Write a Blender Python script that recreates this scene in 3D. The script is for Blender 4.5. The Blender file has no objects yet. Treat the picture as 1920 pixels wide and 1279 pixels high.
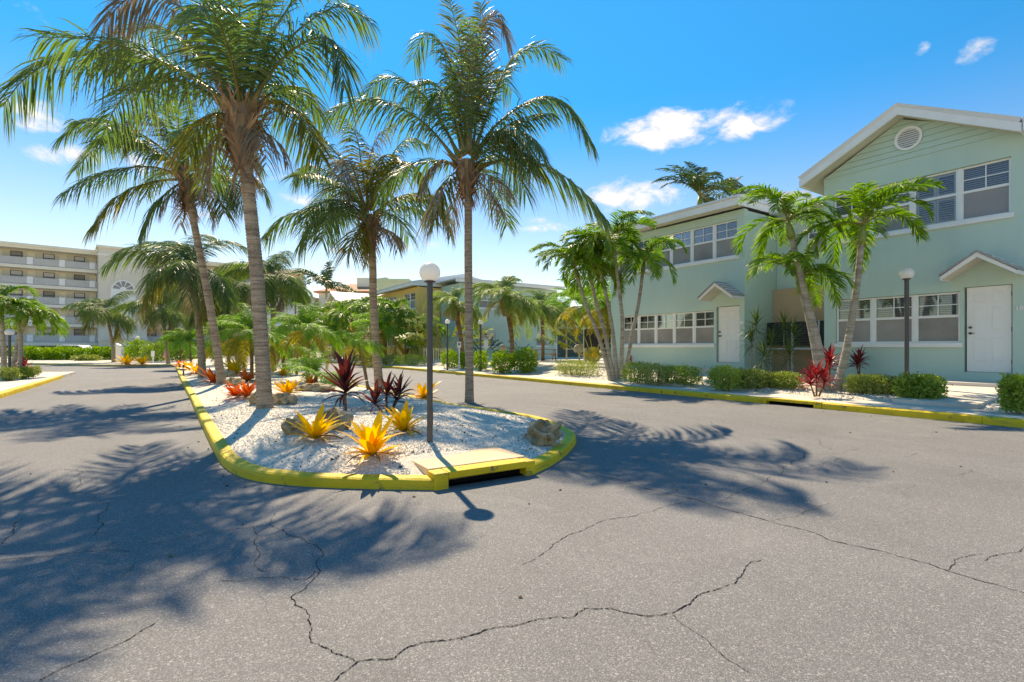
import bpy, math, random
import numpy as np
from mathutils import Vector, Matrix

random.seed(7)
RNG = np.random.default_rng(11)
R = math.radians
SC = bpy.context.scene
COL = SC.collection

# ------------------------------------------------------------------ camera
CAM_H = 1.3
F = 960.0                      # focal length in photo pixels (photo is 1920 wide)
HX, HY = 960.0, 651.0          # horizon point of the photo
TH = math.atan2(645.0, F)      # road direction lies this far left of the view axis
CT, ST = math.cos(TH), math.sin(TH)
cam_data = bpy.data.cameras.new('camera')
cam_data.sensor_width = 36.0
cam_data.lens = 36.0 * F / 1920.0
cam_data.shift_y = 11.5 / 1920.0
cam_data.clip_start = 0.05
cam_data.clip_end = 3000.0
cam = bpy.data.objects.new('camera', cam_data)
COL.objects.link(cam)
cam.location = (0, 0, CAM_H)
cam.rotation_euler = (R(90), 0, -TH)
SC.camera = cam

# ------------------------------------------------------------------ light
SUN_AZ = math.atan2(0.235, 0.972)    # from +Y towards +X
SUN_EL = R(48)
SKY_STRENGTH = 0.15
SUN_STRENGTH = 2.75
EXPOSURE = 1.42
SC.view_settings.view_transform = 'Standard'
SC.view_settings.look = 'None'
SC.view_settings.exposure = EXPOSURE
SC.view_settings.gamma = 1.0
SC.view_settings.use_white_balance = True
SC.view_settings.white_balance_temperature = 9900
SC.view_settings.use_curve_mapping = False

sun_data = bpy.data.lights.new('sun', 'SUN')
sun_data.energy = SUN_STRENGTH
sun_data.angle = R(0.6)
sun_data.color = (1.0, 0.985, 0.965)
sun = bpy.data.objects.new('sun', sun_data)
COL.objects.link(sun)
sdir = Vector((math.sin(SUN_AZ) * math.cos(SUN_EL), math.cos(SUN_AZ) * math.cos(SUN_EL), math.sin(SUN_EL)))
sun.rotation_euler = (-sdir).to_track_quat('-Z', 'Y').to_euler()

world = bpy.data.worlds.new('World')
SC.world = world
world.use_nodes = True


def build_world():
    nt = world.node_tree
    nt.nodes.clear()
    N, L = nt.nodes.new, nt.links.new

    def math_node(op, a, b=None, c=None, clamp=False):
        m = N('ShaderNodeMath')
        m.operation = op
        m.use_clamp = clamp
        for i, v in enumerate((a, b, c)):
            if v is None:
                continue
            if isinstance(v, (int, float)):
                m.inputs[i].default_value = v
            else:
                L(v, m.inputs[i])
        return m.outputs[0]
    out = N('ShaderNodeOutputWorld')
    bg = N('ShaderNodeBackground')
    sky = N('ShaderNodeTexSky')
    sky.sky_type = 'NISHITA'
    sky.sun_disc = False
    sky.sun_elevation = SUN_EL
    sky.sun_rotation = SUN_AZ
    sky.air_density = 1.0
    sky.dust_density = 0.0
    sky.ozone_density = 4.0
    hs = N('ShaderNodeHueSaturation')
    hs.inputs['Hue'].default_value = 0.509
    hs.inputs['Saturation'].default_value = 1.45
    hs.inputs['Value'].default_value = 1.0
    L(sky.outputs[0], hs.inputs['Color'])
    tc = N('ShaderNodeTexCoord')
    sep = N('ShaderNodeSeparateXYZ')
    L(tc.outputs['Generated'], sep.inputs[0])
    az = math_node('ARCTAN2', sep.outputs[0], sep.outputs[1])
    el = math_node('ARCSINE', sep.outputs[2])
    mp = N('ShaderNodeMapping')
    mp.inputs['Scale'].default_value = (1, 1, 1.9)
    L(tc.outputs['Generated'], mp.inputs[0])
    no = N('ShaderNodeTexNoise')
    no.inputs['Scale'].default_value = 15.0
    no.inputs['Detail'].default_value = 6.0
    no.inputs['Roughness'].default_value = 0.62
    no.inputs['Distortion'].default_value = 0.35
    L(mp.outputs[0], no.inputs['Vector'])
    # clouds: centre (photo px), full width, full height, density
    clouds = [(1245, 243, 200, 66, 1.25), (1370, 228, 190, 60, 0.95), (1195, 363, 200, 50, 1.15), (70, 222, 140, 58, 1.15), (75, 288, 100, 34, 1.0),
              (150, 292, 100, 30, 0.95), (562, 374, 90, 28, 0.85), (528, 322, 75, 34, 0.7), (805, 462, 60, 18, 0.75),
              (757, 460, 40, 14, 0.65), (1005, 424, 90, 26, 0.5), (415, 402, 80, 34, 0.55), (255, 85, 80, 44, 0.42),
              (65, 22, 70, 34, 0.42), (1825, 92, 60, 34, 0.42), (1730, 90, 24, 18, 0.45), (265, 305, 60, 36, 0.7), (640, 470, 50, 12, 0.5)]
    blobs = []
    for (px, py, w, h, d) in clouds:
        xr = (px - HX) / F
        v = Vector((CT * xr + ST, -ST * xr + CT, (HY - py) / F)).normalized()
        k = 1.0 / (1 + xr * xr)
        blobs.append((math.atan2(v.x, v.y), math.asin(v.z), w * 0.5 * k / F * 1.25, h * 0.5 * math.sqrt(k) / F * 1.25, d))
    rr = random.Random(5)
    for i in range(9):          # the same scattered fair-weather clouds all round the horizon
        blobs.append((rr.choice((-1, 1)) * rr.uniform(1.6, 3.0), rr.uniform(0.1, 0.75), rr.uniform(0.05, 0.16), rr.uniform(0.015, 0.035), rr.uniform(0.5, 1)))
    total = None
    cmb = N('ShaderNodeCombineXYZ')
    L(az, cmb.inputs[0])
    L(el, cmb.inputs[1])
    for (a, e, w, h, d) in blobs:
        ma = N('ShaderNodeVectorMath')
        ma.operation = 'MULTIPLY_ADD'
        L(cmb.outputs[0], ma.inputs[0])
        ma.inputs[1].default_value = (1 / w, 1 / h, 0)
        ma.inputs[2].default_value = (-a / w, -e / h, 0)
        dt = N('ShaderNodeVectorMath')
        dt.operation = 'DOT_PRODUCT'
        L(ma.outputs[0], dt.inputs[0])
        L(ma.outputs[0], dt.inputs[1])
        m = math_node('MULTIPLY_ADD', dt.outputs['Value'], -d, d)
        total = m if total is None else math_node('MAXIMUM', total, m)
    total = math_node('MAXIMUM', total, -1.0)
    satr = N('ShaderNodeMapRange')
    satr.interpolation_type = 'SMOOTHSTEP'
    satr.inputs['From Min'].default_value = 0.0
    satr.inputs['From Max'].default_value = 0.42
    satr.inputs['To Min'].default_value = 1.15
    satr.inputs['To Max'].default_value = 1.42
    L(el, satr.inputs['Value'])
    L(satr.outputs[0], hs.inputs['Saturation'])
    valr = N('ShaderNodeMapRange')
    valr.interpolation_type = 'SMOOTHSTEP'
    valr.inputs['From Min'].default_value = 0.0
    valr.inputs['From Max'].default_value = 0.7
    valr.inputs['To Min'].default_value = 0.50
    valr.inputs['To Max'].default_value = 0.92
    L(el, valr.inputs['Value'])
    L(valr.outputs[0], hs.inputs['Value'])
    dens = math_node('ADD', math_node('MULTIPLY', total, 0.62), math_node('MULTIPLY', math_node('SUBTRACT', no.outputs['Fac'], 0.52), 2.3))
    ramp = N('ShaderNodeMapRange')
    ramp.interpolation_type = 'SMOOTHSTEP'
    ramp.inputs['From Min'].default_value = 0.05
    ramp.inputs['From Max'].default_value = 0.85
    L(dens, ramp.inputs['Value'])
    mix = N('ShaderNodeMix')
    mix.data_type = 'RGBA'
    L(ramp.outputs[0], mix.inputs['Factor'])
    tint = N('ShaderNodeMix')
    tint.data_type = 'RGBA'
    tint.blend_type = 'MULTIPLY'
    tr_ = N('ShaderNodeMapRange')
    tr_.inputs['From Min'].default_value = 0.05
    tr_.inputs['From Max'].default_value = 0.50
    L(el, tr_.inputs['Value'])
    L(tr_.outputs[0], tint.inputs['Factor'])
    tint.inputs['B'].default_value = (1.45, 0.93, 0.78, 1)
    L(hs.outputs[0], tint.inputs['A'])
    L(tint.outputs['Result'], mix.inputs['A'])
    cc = N('ShaderNodeMix')
    cc.data_type = 'RGBA'
    cn = N('ShaderNodeTexNoise')
    cn.inputs['Scale'].default_value = 34.0
    cn.inputs['Detail'].default_value = 4.0
    L(mp.outputs[0], cn.inputs['Vector'])
    L(math_node('MULTIPLY', ramp.outputs[0], cn.outputs['Fac']), cc.inputs['Factor'])
    cc.inputs['A'].default_value = (2.2, 2.45, 3.05, 1)
    cc.inputs['B'].default_value = (3.1, 3.4, 4.1, 1)
    L(cc.outputs['Result'], mix.inputs['B'])
    L(mix.outputs['Result'], bg.inputs['Color'])
    bg.inputs['Strength'].default_value = SKY_STRENGTH
    L(bg.outputs[0], out.inputs[0])


build_world()
world.cycles.sampling_method = 'MANUAL'
world.cycles.sample_map_resolution = 512
SC.cycles.max_bounces = 7
SC.cycles.diffuse_bounces = 3
SC.cycles.transmission_bounces = 4
SC.cycles.transparent_max_bounces = 6


# ------------------------------------------------------------------ photo -> place
def ray(px, D, z):
    X = (px - HX) / F * D
    return (CT * X + ST * D, -ST * X + CT * D, z)


def at(px, py, D):
    """point seen at photo pixel px,py at depth D"""
    return Vector(ray(px, D, CAM_H + (HY - py) / F * D))


def z_at(py, D):
    return CAM_H + (HY - py) / F * D


def smooth(t):
    t = max(0.0, min(1.0, t))
    return t * t * (3 - 2 * t)


ISL_X0, ISL_X1, ISL_FAR = 0.40, 5.1, 41.0
KERB_X = 11.4


def z_ground(x, y):
    if ISL_X0 < x < 5.5 and 4.1 < y < 60:
        d = min(x - ISL_X0, 5.25 - x, (y - 4.2) * 0.9)
        return 0.07 + 0.15 * smooth(d / 1.15)
    if x >= KERB_X:
        if x < 12.7:
            return 0.14 + 0.05 * (x - KERB_X) / 1.3
        return 0.19 + 0.23 * smooth((x - 12.7) / 3.0)
    if x < -3.5 and y < 31.5:
        return 0.14
    if y > ISL_FAR:
        return 0.13
    return 0.0


def G(px, py, zoff=0.0):
    """ground point under photo pixel"""
    z = 0.15
    for i in range(12):
        D = F * (CAM_H - z) / (py - HY)
        x, y, _ = ray(px, D, 0)
        z = z_ground(x, y)
    return Vector((x, y, z + zoff)), D


def depth_of(p):
    return ST * p[0] + CT * p[1]


def road_pt(px, py, z=0.0):
    D = F * (CAM_H - z) / (py - HY)
    x, y, _ = ray(px, D, z)
    return (x, y)


# ------------------------------------------------------------------ mesh helpers
class MB:
    def __init__(self):
        self.v, self.f, self.uv = [], [], []

    def add(self, vs, fs, uvs=None):
        b = len(self.v)
        self.v.extend([tuple(p) for p in vs])
        self.f.extend([tuple(i + b for i in f) for f in fs])
        if uvs is not None:
            self.uv.extend(uvs)
        return self

    def box(self, x0, x1, y0, y1, z0, z1):
        vs = [(x0, y0, z0), (x1, y0, z0), (x1, y1, z0), (x0, y1, z0), (x0, y0, z1), (x1, y0, z1), (x1, y1, z1), (x0, y1, z1)]
        fs = [(0, 3, 2, 1), (4, 5, 6, 7), (0, 1, 5, 4), (1, 2, 6, 5), (2, 3, 7, 6), (3, 0, 4, 7)]
        return self.add(vs, fs)

    def prism(self, poly, axis, a0, a1):
        """extrude a 2-D polygon (ccw seen from +axis) along an axis"""
        n = len(poly)

        def pt(p, a):
            if axis == 'z':
                return (p[0], p[1], a)
            if axis == 'y':
                return (p[0], a, p[1])
            return (a, p[0], p[1])
        vs = [pt(p, a0) for p in poly] + [pt(p, a1) for p in poly]
        fs = [tuple(range(n))[::-1], tuple(range(n, 2 * n))]
        for i in range(n):
            j = (i + 1) % n
            fs.append((i, j, n + j, n + i))
        if axis == 'y':
            fs = [f[::-1] for f in fs]
        return self.add(vs, fs)

    def tube(self, pts, radii, n=8, cap=True, squash=1.0):
        pts = [Vector(p) for p in pts]
        m = len(pts)
        if isinstance(radii, (int, float)):
            radii = [radii] * m
        vs, fs = [], []
        ref = None
        for i in range(m):
            t = (pts[min(i + 1, m - 1)] - pts[max(i - 1, 0)])
            if t.length < 1e-9:
                t = Vector((0, 0, 1))
            t.normalize()
            if ref is None:
                ref = Vector((1, 0, 0)) if abs(t.x) < 0.9 else Vector((0, 1, 0))
            a = (ref - t * ref.dot(t))
            if a.length < 1e-6:
                a = t.orthogonal()
            a.normalize()
            b = t.cross(a)
            ref = a
            for k in range(n):
                w = 2 * math.pi * k / n
                vs.append(pts[i] + (a * math.cos(w) + b * math.sin(w) * squash) * radii[i])
        for i in range(m - 1):
            for k in range(n):
                k2 = (k + 1) % n
                fs.append((i * n + k, i * n + k2, (i + 1) * n + k2, (i + 1) * n + k))
        if cap:
            fs.append(tuple(range(n))[::-1])
            fs.append(tuple(range((m - 1) * n, m * n)))
        return self.add(vs, fs)

    def lathe(self, prof, n=16, cx=0, cy=0):
        """prof: (r, z) from bottom to top"""
        vs, fs = [], []
        for (r, z) in prof:
            for k in range(n):
                w = 2 * math.pi * k / n
                vs.append((cx + r * math.cos(w), cy + r * math.sin(w), z))
        for i in range(len(prof) - 1):
            for k in range(n):
                k2 = (k + 1) % n
                fs.append((i * n + k, i * n + k2, (i + 1) * n + k2, (i + 1) * n + k))
        fs.append(tuple(range(n))[::-1])
        fs.append(tuple(range((len(prof) - 1) * n, len(prof) * n)))
        return self.add(vs, fs)

    def mesh(self, name, mat, smooth_shade=False):
        me = bpy.data.meshes.new(name)
        me.from_pydata(self.v, [], self.f)
        if self.uv and len(self.uv) == len(self.v):
            ul = me.uv_layers.new(name='UVMap')
            li = np.empty(len(me.loops), dtype=np.int32)
            me.loops.foreach_get('vertex_index', li)
            uv = np.array(self.uv, dtype=np.float32)[li]
            ul.data.foreach_set('uv', uv.ravel())
        if mat:
            me.materials.append(mat)
        if smooth_shade:
            me.polygons.foreach_set('use_smooth', [True] * len(me.polygons))
        me.update()
        return me

    def build(self, name, mat, parent=None, smooth_shade=False, bevel=0.0):
        o = link(name, self.mesh(name, mat, smooth_shade), parent)
        if bevel:
            md = o.modifiers.new('bevel', 'BEVEL')
            md.width = bevel
            md.segments = 2
            md.limit_method = 'ANGLE'
        return o


def link(name, data, parent=None):
    o = bpy.data.objects.new(name, data)
    COL.objects.link(o)
    if parent is not None:
        o.parent = parent
    return o


def tag(o, label=None, cat=None, group=None, kind=None):
    if label:
        o['label'] = label
    if cat:
        o['category'] = cat
    if group:
        o['group'] = group
    if kind:
        o['kind'] = kind
    return o


def thing(name, label, cat, loc=(0, 0, 0), rz=0.0, group=None):
    o = link(name, None)
    o.empty_display_size = 0.3
    o.location = loc
    o.rotation_euler = (0, 0, rz)
    return tag(o, label, cat, group)


def box_obj(name, mat, parent, *b, bevel=0.0):
    return MB().box(*b).build(name, mat, parent, bevel=bevel)


# ------------------------------------------------------------------ materials
MATS = {}


class NT:
    def __init__(self, name):
        self.m = bpy.data.materials.new(name)
        self.m.use_nodes = True
        self.t = self.m.node_tree
        self.b = self.t.nodes['Principled BSDF']
        self.out = self.t.nodes['Material Output']
        self._co = None

    def n(self, kind, **kw):
        nd = self.t.nodes.new(kind)
        for k, v in kw.items():
            setattr(nd, k, v)
        return nd

    def l(self, a, b):
        self.t.links.new(a, b)

    def co(self, which='Object'):
        if self._co is None:
            self._co = self.n('ShaderNodeTexCoord')
        return self._co.outputs[which]

    def noise(self, scale, detail=4, rough=0.55, vec=None, dist=0.0):
        nd = self.n('ShaderNodeTexNoise')
        nd.inputs['Scale'].default_value = scale
        nd.inputs['Detail'].default_value = detail
        nd.inputs['Roughness'].default_value = rough
        nd.inputs['Distortion'].default_value = dist
        self.l(vec if vec is not None else self.co(), nd.inputs['Vector'])
        return nd.outputs['Fac']

    def voro(self, scale, vec=None, out='Color'):
        nd = self.n('ShaderNodeTexVoronoi')
        nd.inputs['Scale'].default_value = scale
        self.l(vec if vec is not None else self.co(), nd.inputs['Vector'])
        return nd.outputs[out]

    def ramp(self, fac, stops, interp='LINEAR'):
        nd = self.n('ShaderNodeValToRGB')
        cr = nd.color_ramp
        cr.interpolation = interp
        while len(cr.elements) < len(stops):
            cr.elements.new(0.5)
        for e, (p, c) in zip(cr.elements, stops):
            e.position = p
            e.color = tuple(c) + (1,) if len(c) == 3 else c
        self.l(fac, nd.inputs[0])
        return nd.outputs[0]

    def mix(self, fac, a, b, blend='MIX'):
        nd = self.n('ShaderNodeMix', data_type='RGBA', blend_type=blend)
        for s, v in (('Factor', fac), ('A', a), ('B', b)):
            if isinstance(v, (int, float)):
                nd.inputs[s].default_value = v
            elif isinstance(v, tuple):
                nd.inputs[s].default_value = v if len(v) == 4 else v + (1,)
            else:
                self.l(v, nd.inputs[s])
        return nd.outputs['Result']

    def math(self, op, a, b=0.0, clamp=False):
        nd = self.n('ShaderNodeMath', operation=op)
        nd.use_clamp = clamp
        for i, v in enumerate((a, b)):
            if isinstance(v, (int, float)):
                nd.inputs[i].default_value = v
            else:
                self.l(v, nd.inputs[i])
        return nd.outputs[0]

    def maprange(self, v, a, b, c=0.0, d=1.0):
        nd = self.n('ShaderNodeMapRange')
        for k, x in (('From Min', a), ('From Max', b), ('To Min', c), ('To Max', d)):
            nd.inputs[k].default_value = x
        self.l(v, nd.inputs['Value'])
        return nd.outputs[0]

    def bump(self, h, strength=0.3, dist=0.01):
        nd = self.n('ShaderNodeBump')
        nd.inputs['Strength'].default_value = strength
        nd.inputs['Distance'].default_value = dist
        self.l(h, nd.inputs['Height'])
        self.l(nd.outputs[0], self.b.inputs['Normal'])
        return nd.outputs[0]

    def color(self, c):
        if isinstance(c, tuple):
            self.b.inputs['Base Color'].default_value = c + (1,) if len(c) == 3 else c
        else:
            self.l(c, self.b.inputs['Base Color'])

    def set(self, rough=0.8, spec=0.3, metal=0.0):
        self.b.inputs['Roughness'].default_value = rough
        self.b.inputs['Specular IOR Level'].default_value = spec
        self.b.inputs['Metallic'].default_value = metal
        return self.m


def sc3(c, k):
    return tuple(min(1.0, x * k) for x in c)


def mat_asphalt():
    n = NT('asphalt')
    big = n.noise(0.35, 5, 0.6)
    mid = n.noise(2.2, 4, 0.6)
    streak_v = n.n('ShaderNodeMapping')
    streak_v.inputs['Scale'].default_value = (1.6, 0.16, 1)
    n.l(n.co(), streak_v.inputs[0])
    streak = n.noise(1.0, 5, 0.6, vec=streak_v.outputs[0])
    base = n.ramp(n.math('ADD', n.math('MULTIPLY', big, 0.6), n.math('MULTIPLY', streak, 0.4)), [(0.32, (0.151, 0.149, 0.147)), (0.68, (0.218, 0.215, 0.211))])
    base = n.mix(n.maprange(mid, 0.35, 0.7, 0.0, 0.35), base, (0.176, 0.168, 0.166), 'MIX')
    stones = n.voro(210.0)
    sep = n.n('ShaderNodeSeparateColor')
    n.l(stones, sep.inputs[0])
    stone_col = n.ramp(sep.outputs[0], [(0.0, (0.30, 0.30, 0.30)), (0.30, (0.62, 0.61, 0.6)), (0.66, (1.0, 1.0, 1.0)), (0.88, (1.55, 1.52, 1.5)), (1.0, (2.6, 2.55, 2.45))])
    c = n.mix(0.5, base, stone_col, 'MULTIPLY')
    st2 = n.voro(115.0)
    sep2 = n.n('ShaderNodeSeparateColor')
    n.l(st2, sep2.inputs[0])
    c = n.mix(n.maprange(sep2.outputs[1], 0.965, 0.975, 0.0, 0.5), c, (0.42, 0.40, 0.38))
    # oil drips along the wheel lanes and worn, sandy patches
    oil = n.noise(1.6, 6, 0.7, dist=0.8)
    c = n.mix(n.maprange(oil, 0.62, 0.74, 0.0, 0.45), c, (0.085, 0.078, 0.074))
    dust = n.noise(0.8, 7, 0.68, dist=1.2)
    c = n.mix(n.maprange(dust, 0.56, 0.74, 0.0, 0.40), c, (0.30, 0.288, 0.27))
    pv = n.n('ShaderNodeTexVoronoi')
    pv.feature = 'DISTANCE_TO_EDGE'
    pv.inputs['Scale'].default_value = 1.9
    wob = n.n('ShaderNodeVectorMath', operation='MULTIPLY_ADD')
    wn = n.n('ShaderNodeTexNoise')
    wn.inputs['Scale'].default_value = 2.5
    n.l(n.co(), wn.inputs['Vector'])
    n.l(wn.outputs['Color'], wob.inputs[0])
    wob.inputs[1].default_value = (0.5, 0.5, 0)
    n.l(n.co(), wob.inputs[2])
    n.l(wob.outputs[0], pv.inputs['Vector'])
    hair = n.math('MULTIPLY', n.maprange(pv.outputs['Distance'], 0.0, 0.006, 1.0, 0.0), n.maprange(n.noise(0.5, 3), 0.52, 0.62))
    c = n.mix(n.math('MULTIPLY', hair, 0.6, clamp=True), c, (0.05, 0.045, 0.04))
    n.color(c)
    dist = n.voro(210.0, out='Distance')
    h = n.math('ADD', n.math('MULTIPLY', dist, -1.0), n.math('MULTIPLY', n.noise(30, 4), 0.6))
    n.bump(h, 0.35, 0.005)
    return n.set(0.82, 0.25)


def mat_gravel(name, tint, dark):
    n = NT(name)
    v = n.voro(95.0)
    sep = n.n('ShaderNodeSeparateColor')
    n.l(v, sep.inputs[0])
    c = n.ramp(sep.outputs[0], [(0.0, dark), (0.10, sc3(tint, 0.72)), (0.45, sc3(tint, 0.9)), (1.0, sc3(tint, 1.08))])
    big = n.noise(0.9, 5, 0.6)
    c = n.mix(n.maprange(big, 0.4, 0.75, 0.0, 0.4), c, sc3(tint, 0.62), 'MIX')
    n.color(c)
    d = n.voro(95.0, out='Distance')
    h = n.math('ADD', n.math('MULTIPLY', d, -1.0), n.math('MULTIPLY', n.noise(6.0, 4), 2.0))
    n.bump(h, 0.7, 0.014)
    return n.set(0.9, 0.15)


def mat_simple(name, col, rough=0.6, spec=0.3, var=0.12, scale=6.0, bump=0.0, bscale=60.0, metal=0.0):
    n = NT(name)
    a = n.noise(scale, 5, 0.6)
    n.color(n.ramp(a, [(0.3, sc3(col, 1 - var)), (0.7, sc3(col, 1 + var * 0.6))]))
    if bump:
        n.bump(n.noise(bscale, 4), bump, 0.006)
    return n.set(rough, spec, metal)


def mat_stucco(name, col):
    n = NT(name)
    big = n.noise(0.55, 4, 0.55)
    st = n.n('ShaderNodeMapping')
    st.inputs['Scale'].default_value = (5.0, 5.0, 0.35)
    n.l(n.co(), st.inputs[0])
    run = n.noise(1.0, 5, 0.6, vec=st.outputs[0])
    f = n.math('ADD', n.math('MULTIPLY', big, 0.72), n.math('MULTIPLY', run, 0.28))
    c = n.ramp(f, [(0.3, sc3(col, 0.92)), (0.55, col), (0.75, sc3(col, 1.04))])
    n.color(c)
    h = n.math('ADD', n.noise(38, 5, 0.65), n.math('MULTIPLY', n.noise(9, 3), 0.8))
    n.bump(h, 0.42, 0.012)
    return n.set(0.85, 0.2)


def mat_yellow():
    n = NT('yellow_kerb_paint')
    w = n.noise(7.0, 8, 0.72)
    w2 = n.noise(1.3, 4, 0.6)
    c = n.ramp(w2, [(0.3, (0.66, 0.42, 0.012)), (0.7, (0.82, 0.56, 0.025))])
    chips = n.maprange(w, 0.575, 0.66)
    c = n.mix(chips, c, (0.17, 0.13, 0.06))
    sm = n.n('ShaderNodeMapping')
    sm.inputs['Scale'].default_value = (1.2, 1.2, 9.0)
    n.l(n.co(), sm.inputs[0])
    scuff = n.noise(2.6, 7, 0.7, vec=sm.outputs[0])
    c = n.mix(n.maprange(scuff, 0.55, 0.70, 0.0, 0.55), c, (0.30, 0.235, 0.075))
    fine = n.noise(60.0, 3)
    c = n.mix(n.maprange(fine, 0.58, 0.75, 0.0, 0.35), c, (0.45, 0.34, 0.06))
    n.color(c)
    n.bump(n.noise(45, 4), 0.5, 0.010)
    return n.set(0.6, 0.35)


def mat_concrete(name='pavement_concrete', col=(0.69, 0.62, 0.53)):
    n = NT(name)
    a = n.noise(1.1, 6, 0.62)
    c = n.ramp(a, [(0.3, sc3(col, 0.78)), (0.6, col), (0.8, sc3(col, 1.1))])
    s = n.noise(70, 2)
    c = n.mix(n.maprange(s, 0.55, 0.8, 0, 0.3), c, sc3(col, 0.6))
    n.color(c)
    n.bump(n.noise(90, 3), 0.25, 0.004)
    return n.set(0.85, 0.2)


def mat_leaf(name, c0, c1, tip, trans=0.35, rough=0.42, tipfrom=0.75, trans_col=None, dead=0.0, spec=0.32):
    """c0..c1 random per leaflet, tip colour towards the leaflet's end"""
    n = NT(name)
    geo = n.n('ShaderNodeNewGeometry')
    oi = n.n('ShaderNodeObjectInfo')
    r = n.math('ADD', n.math('MULTIPLY', geo.outputs['Random Per Island'], 0.6), n.math('MULTIPLY', oi.outputs['Random'], 0.4))
    c = n.mix(r, c0, c1)
    uv = n.n('ShaderNodeUVMap')
    sep = n.n('ShaderNodeSeparateXYZ')
    n.l(uv.outputs[0], sep.inputs[0])
    t = n.math('ADD', sep.outputs[0], n.math('MULTIPLY', n.math('SUBTRACT', geo.outputs['Random Per Island'], 0.5), 0.5))
    c = n.mix(n.maprange(t, tipfrom, tipfrom + 0.3, 0.0, 0.85), c, tip)
    n.color(c)
    n.set(rough, spec)
    tr = n.n('ShaderNodeBsdfTranslucent')
    tc = n.mix(1.0, c, trans_col or (1.25, 1.35, 0.5), 'MULTIPLY')
    n.l(tc, tr.inputs['Color'])
    ms = n.n('ShaderNodeMixShader')
    ms.inputs[0].default_value = trans
    n.l(n.b.outputs[0], ms.inputs[1])
    n.l(tr.outputs[0], ms.inputs[2])
    n.l(ms.outputs[0], n.out.inputs['Surface'])
    return n.m


def mat_trunk(name, c0, c1, ring=24.0):
    n = NT(name)
    st = n.n('ShaderNodeMapping')
    st.inputs['Scale'].default_value = (1.5, 1.5, ring)
    n.l(n.co(), st.inputs[0])
    rings = n.noise(1.0, 3, 0.6, vec=st.outputs[0])
    fine = n.noise(26.0, 5, 0.7)
    f = n.math('ADD', n.math('MULTIPLY', rings, 0.68), n.math('MULTIPLY', fine, 0.32))
    c = n.ramp(f, [(0.38, c0), (0.60, c1)])
    lich = n.noise(3.0, 4, 0.6)
    c = n.mix(n.maprange(lich, 0.56, 0.72, 0, 0.5), c, sc3(c1, 1.25))
    n.color(c)
    n.bump(f, 0.6, 0.02)
    return n.set(0.9, 0.15)


def mat_glass():
    n = NT('window_glass')
    t = n.t
    tr = n.n('ShaderNodeBsdfTransparent')
    tr.inputs['Color'].default_value = (0.82, 0.85, 0.86, 1)
    gl = n.n('ShaderNodeBsdfGlossy')
    gl.inputs['Roughness'].default_value = 0.03
    gl.inputs['Color'].default_value = (0.9, 0.95, 1, 1)
    fr = n.n('ShaderNodeFresnel')
    fr.inputs['IOR'].default_value = 1.55
    bmp = n.n('ShaderNodeBump')
    bmp.inputs['Strength'].default_value = 0.05
    n.l(n.noise(1.7, 2), bmp.inputs['Height'])
    n.l(bmp.outputs[0], gl.inputs['Normal'])
    ms = n.n('ShaderNodeMixShader')
    n.l(n.math('MULTIPLY', fr.outputs[0], 1.5, clamp=True), ms.inputs[0])
    n.l(tr.outputs[0], ms.inputs[1])
    n.l(gl.outputs[0], ms.inputs[2])
    n.l(ms.outputs[0], n.out.inputs['Surface'])
    return n.m


def mat_rock():
    n = NT('limestone_rock')
    a = n.noise(4.5, 8, 0.68, dist=0.6)
    c = n.ramp(a, [(0.30, (0.16, 0.11, 0.06)), (0.42, (0.42, 0.30, 0.17)), (0.54, (0.68, 0.54, 0.34)), (0.70, (0.82, 0.72, 0.54))])
    n.color(c)
    n.bump(n.noise(11, 9, 0.75), 1.0, 0.10)
    return n.set(0.92, 0.15)


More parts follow.
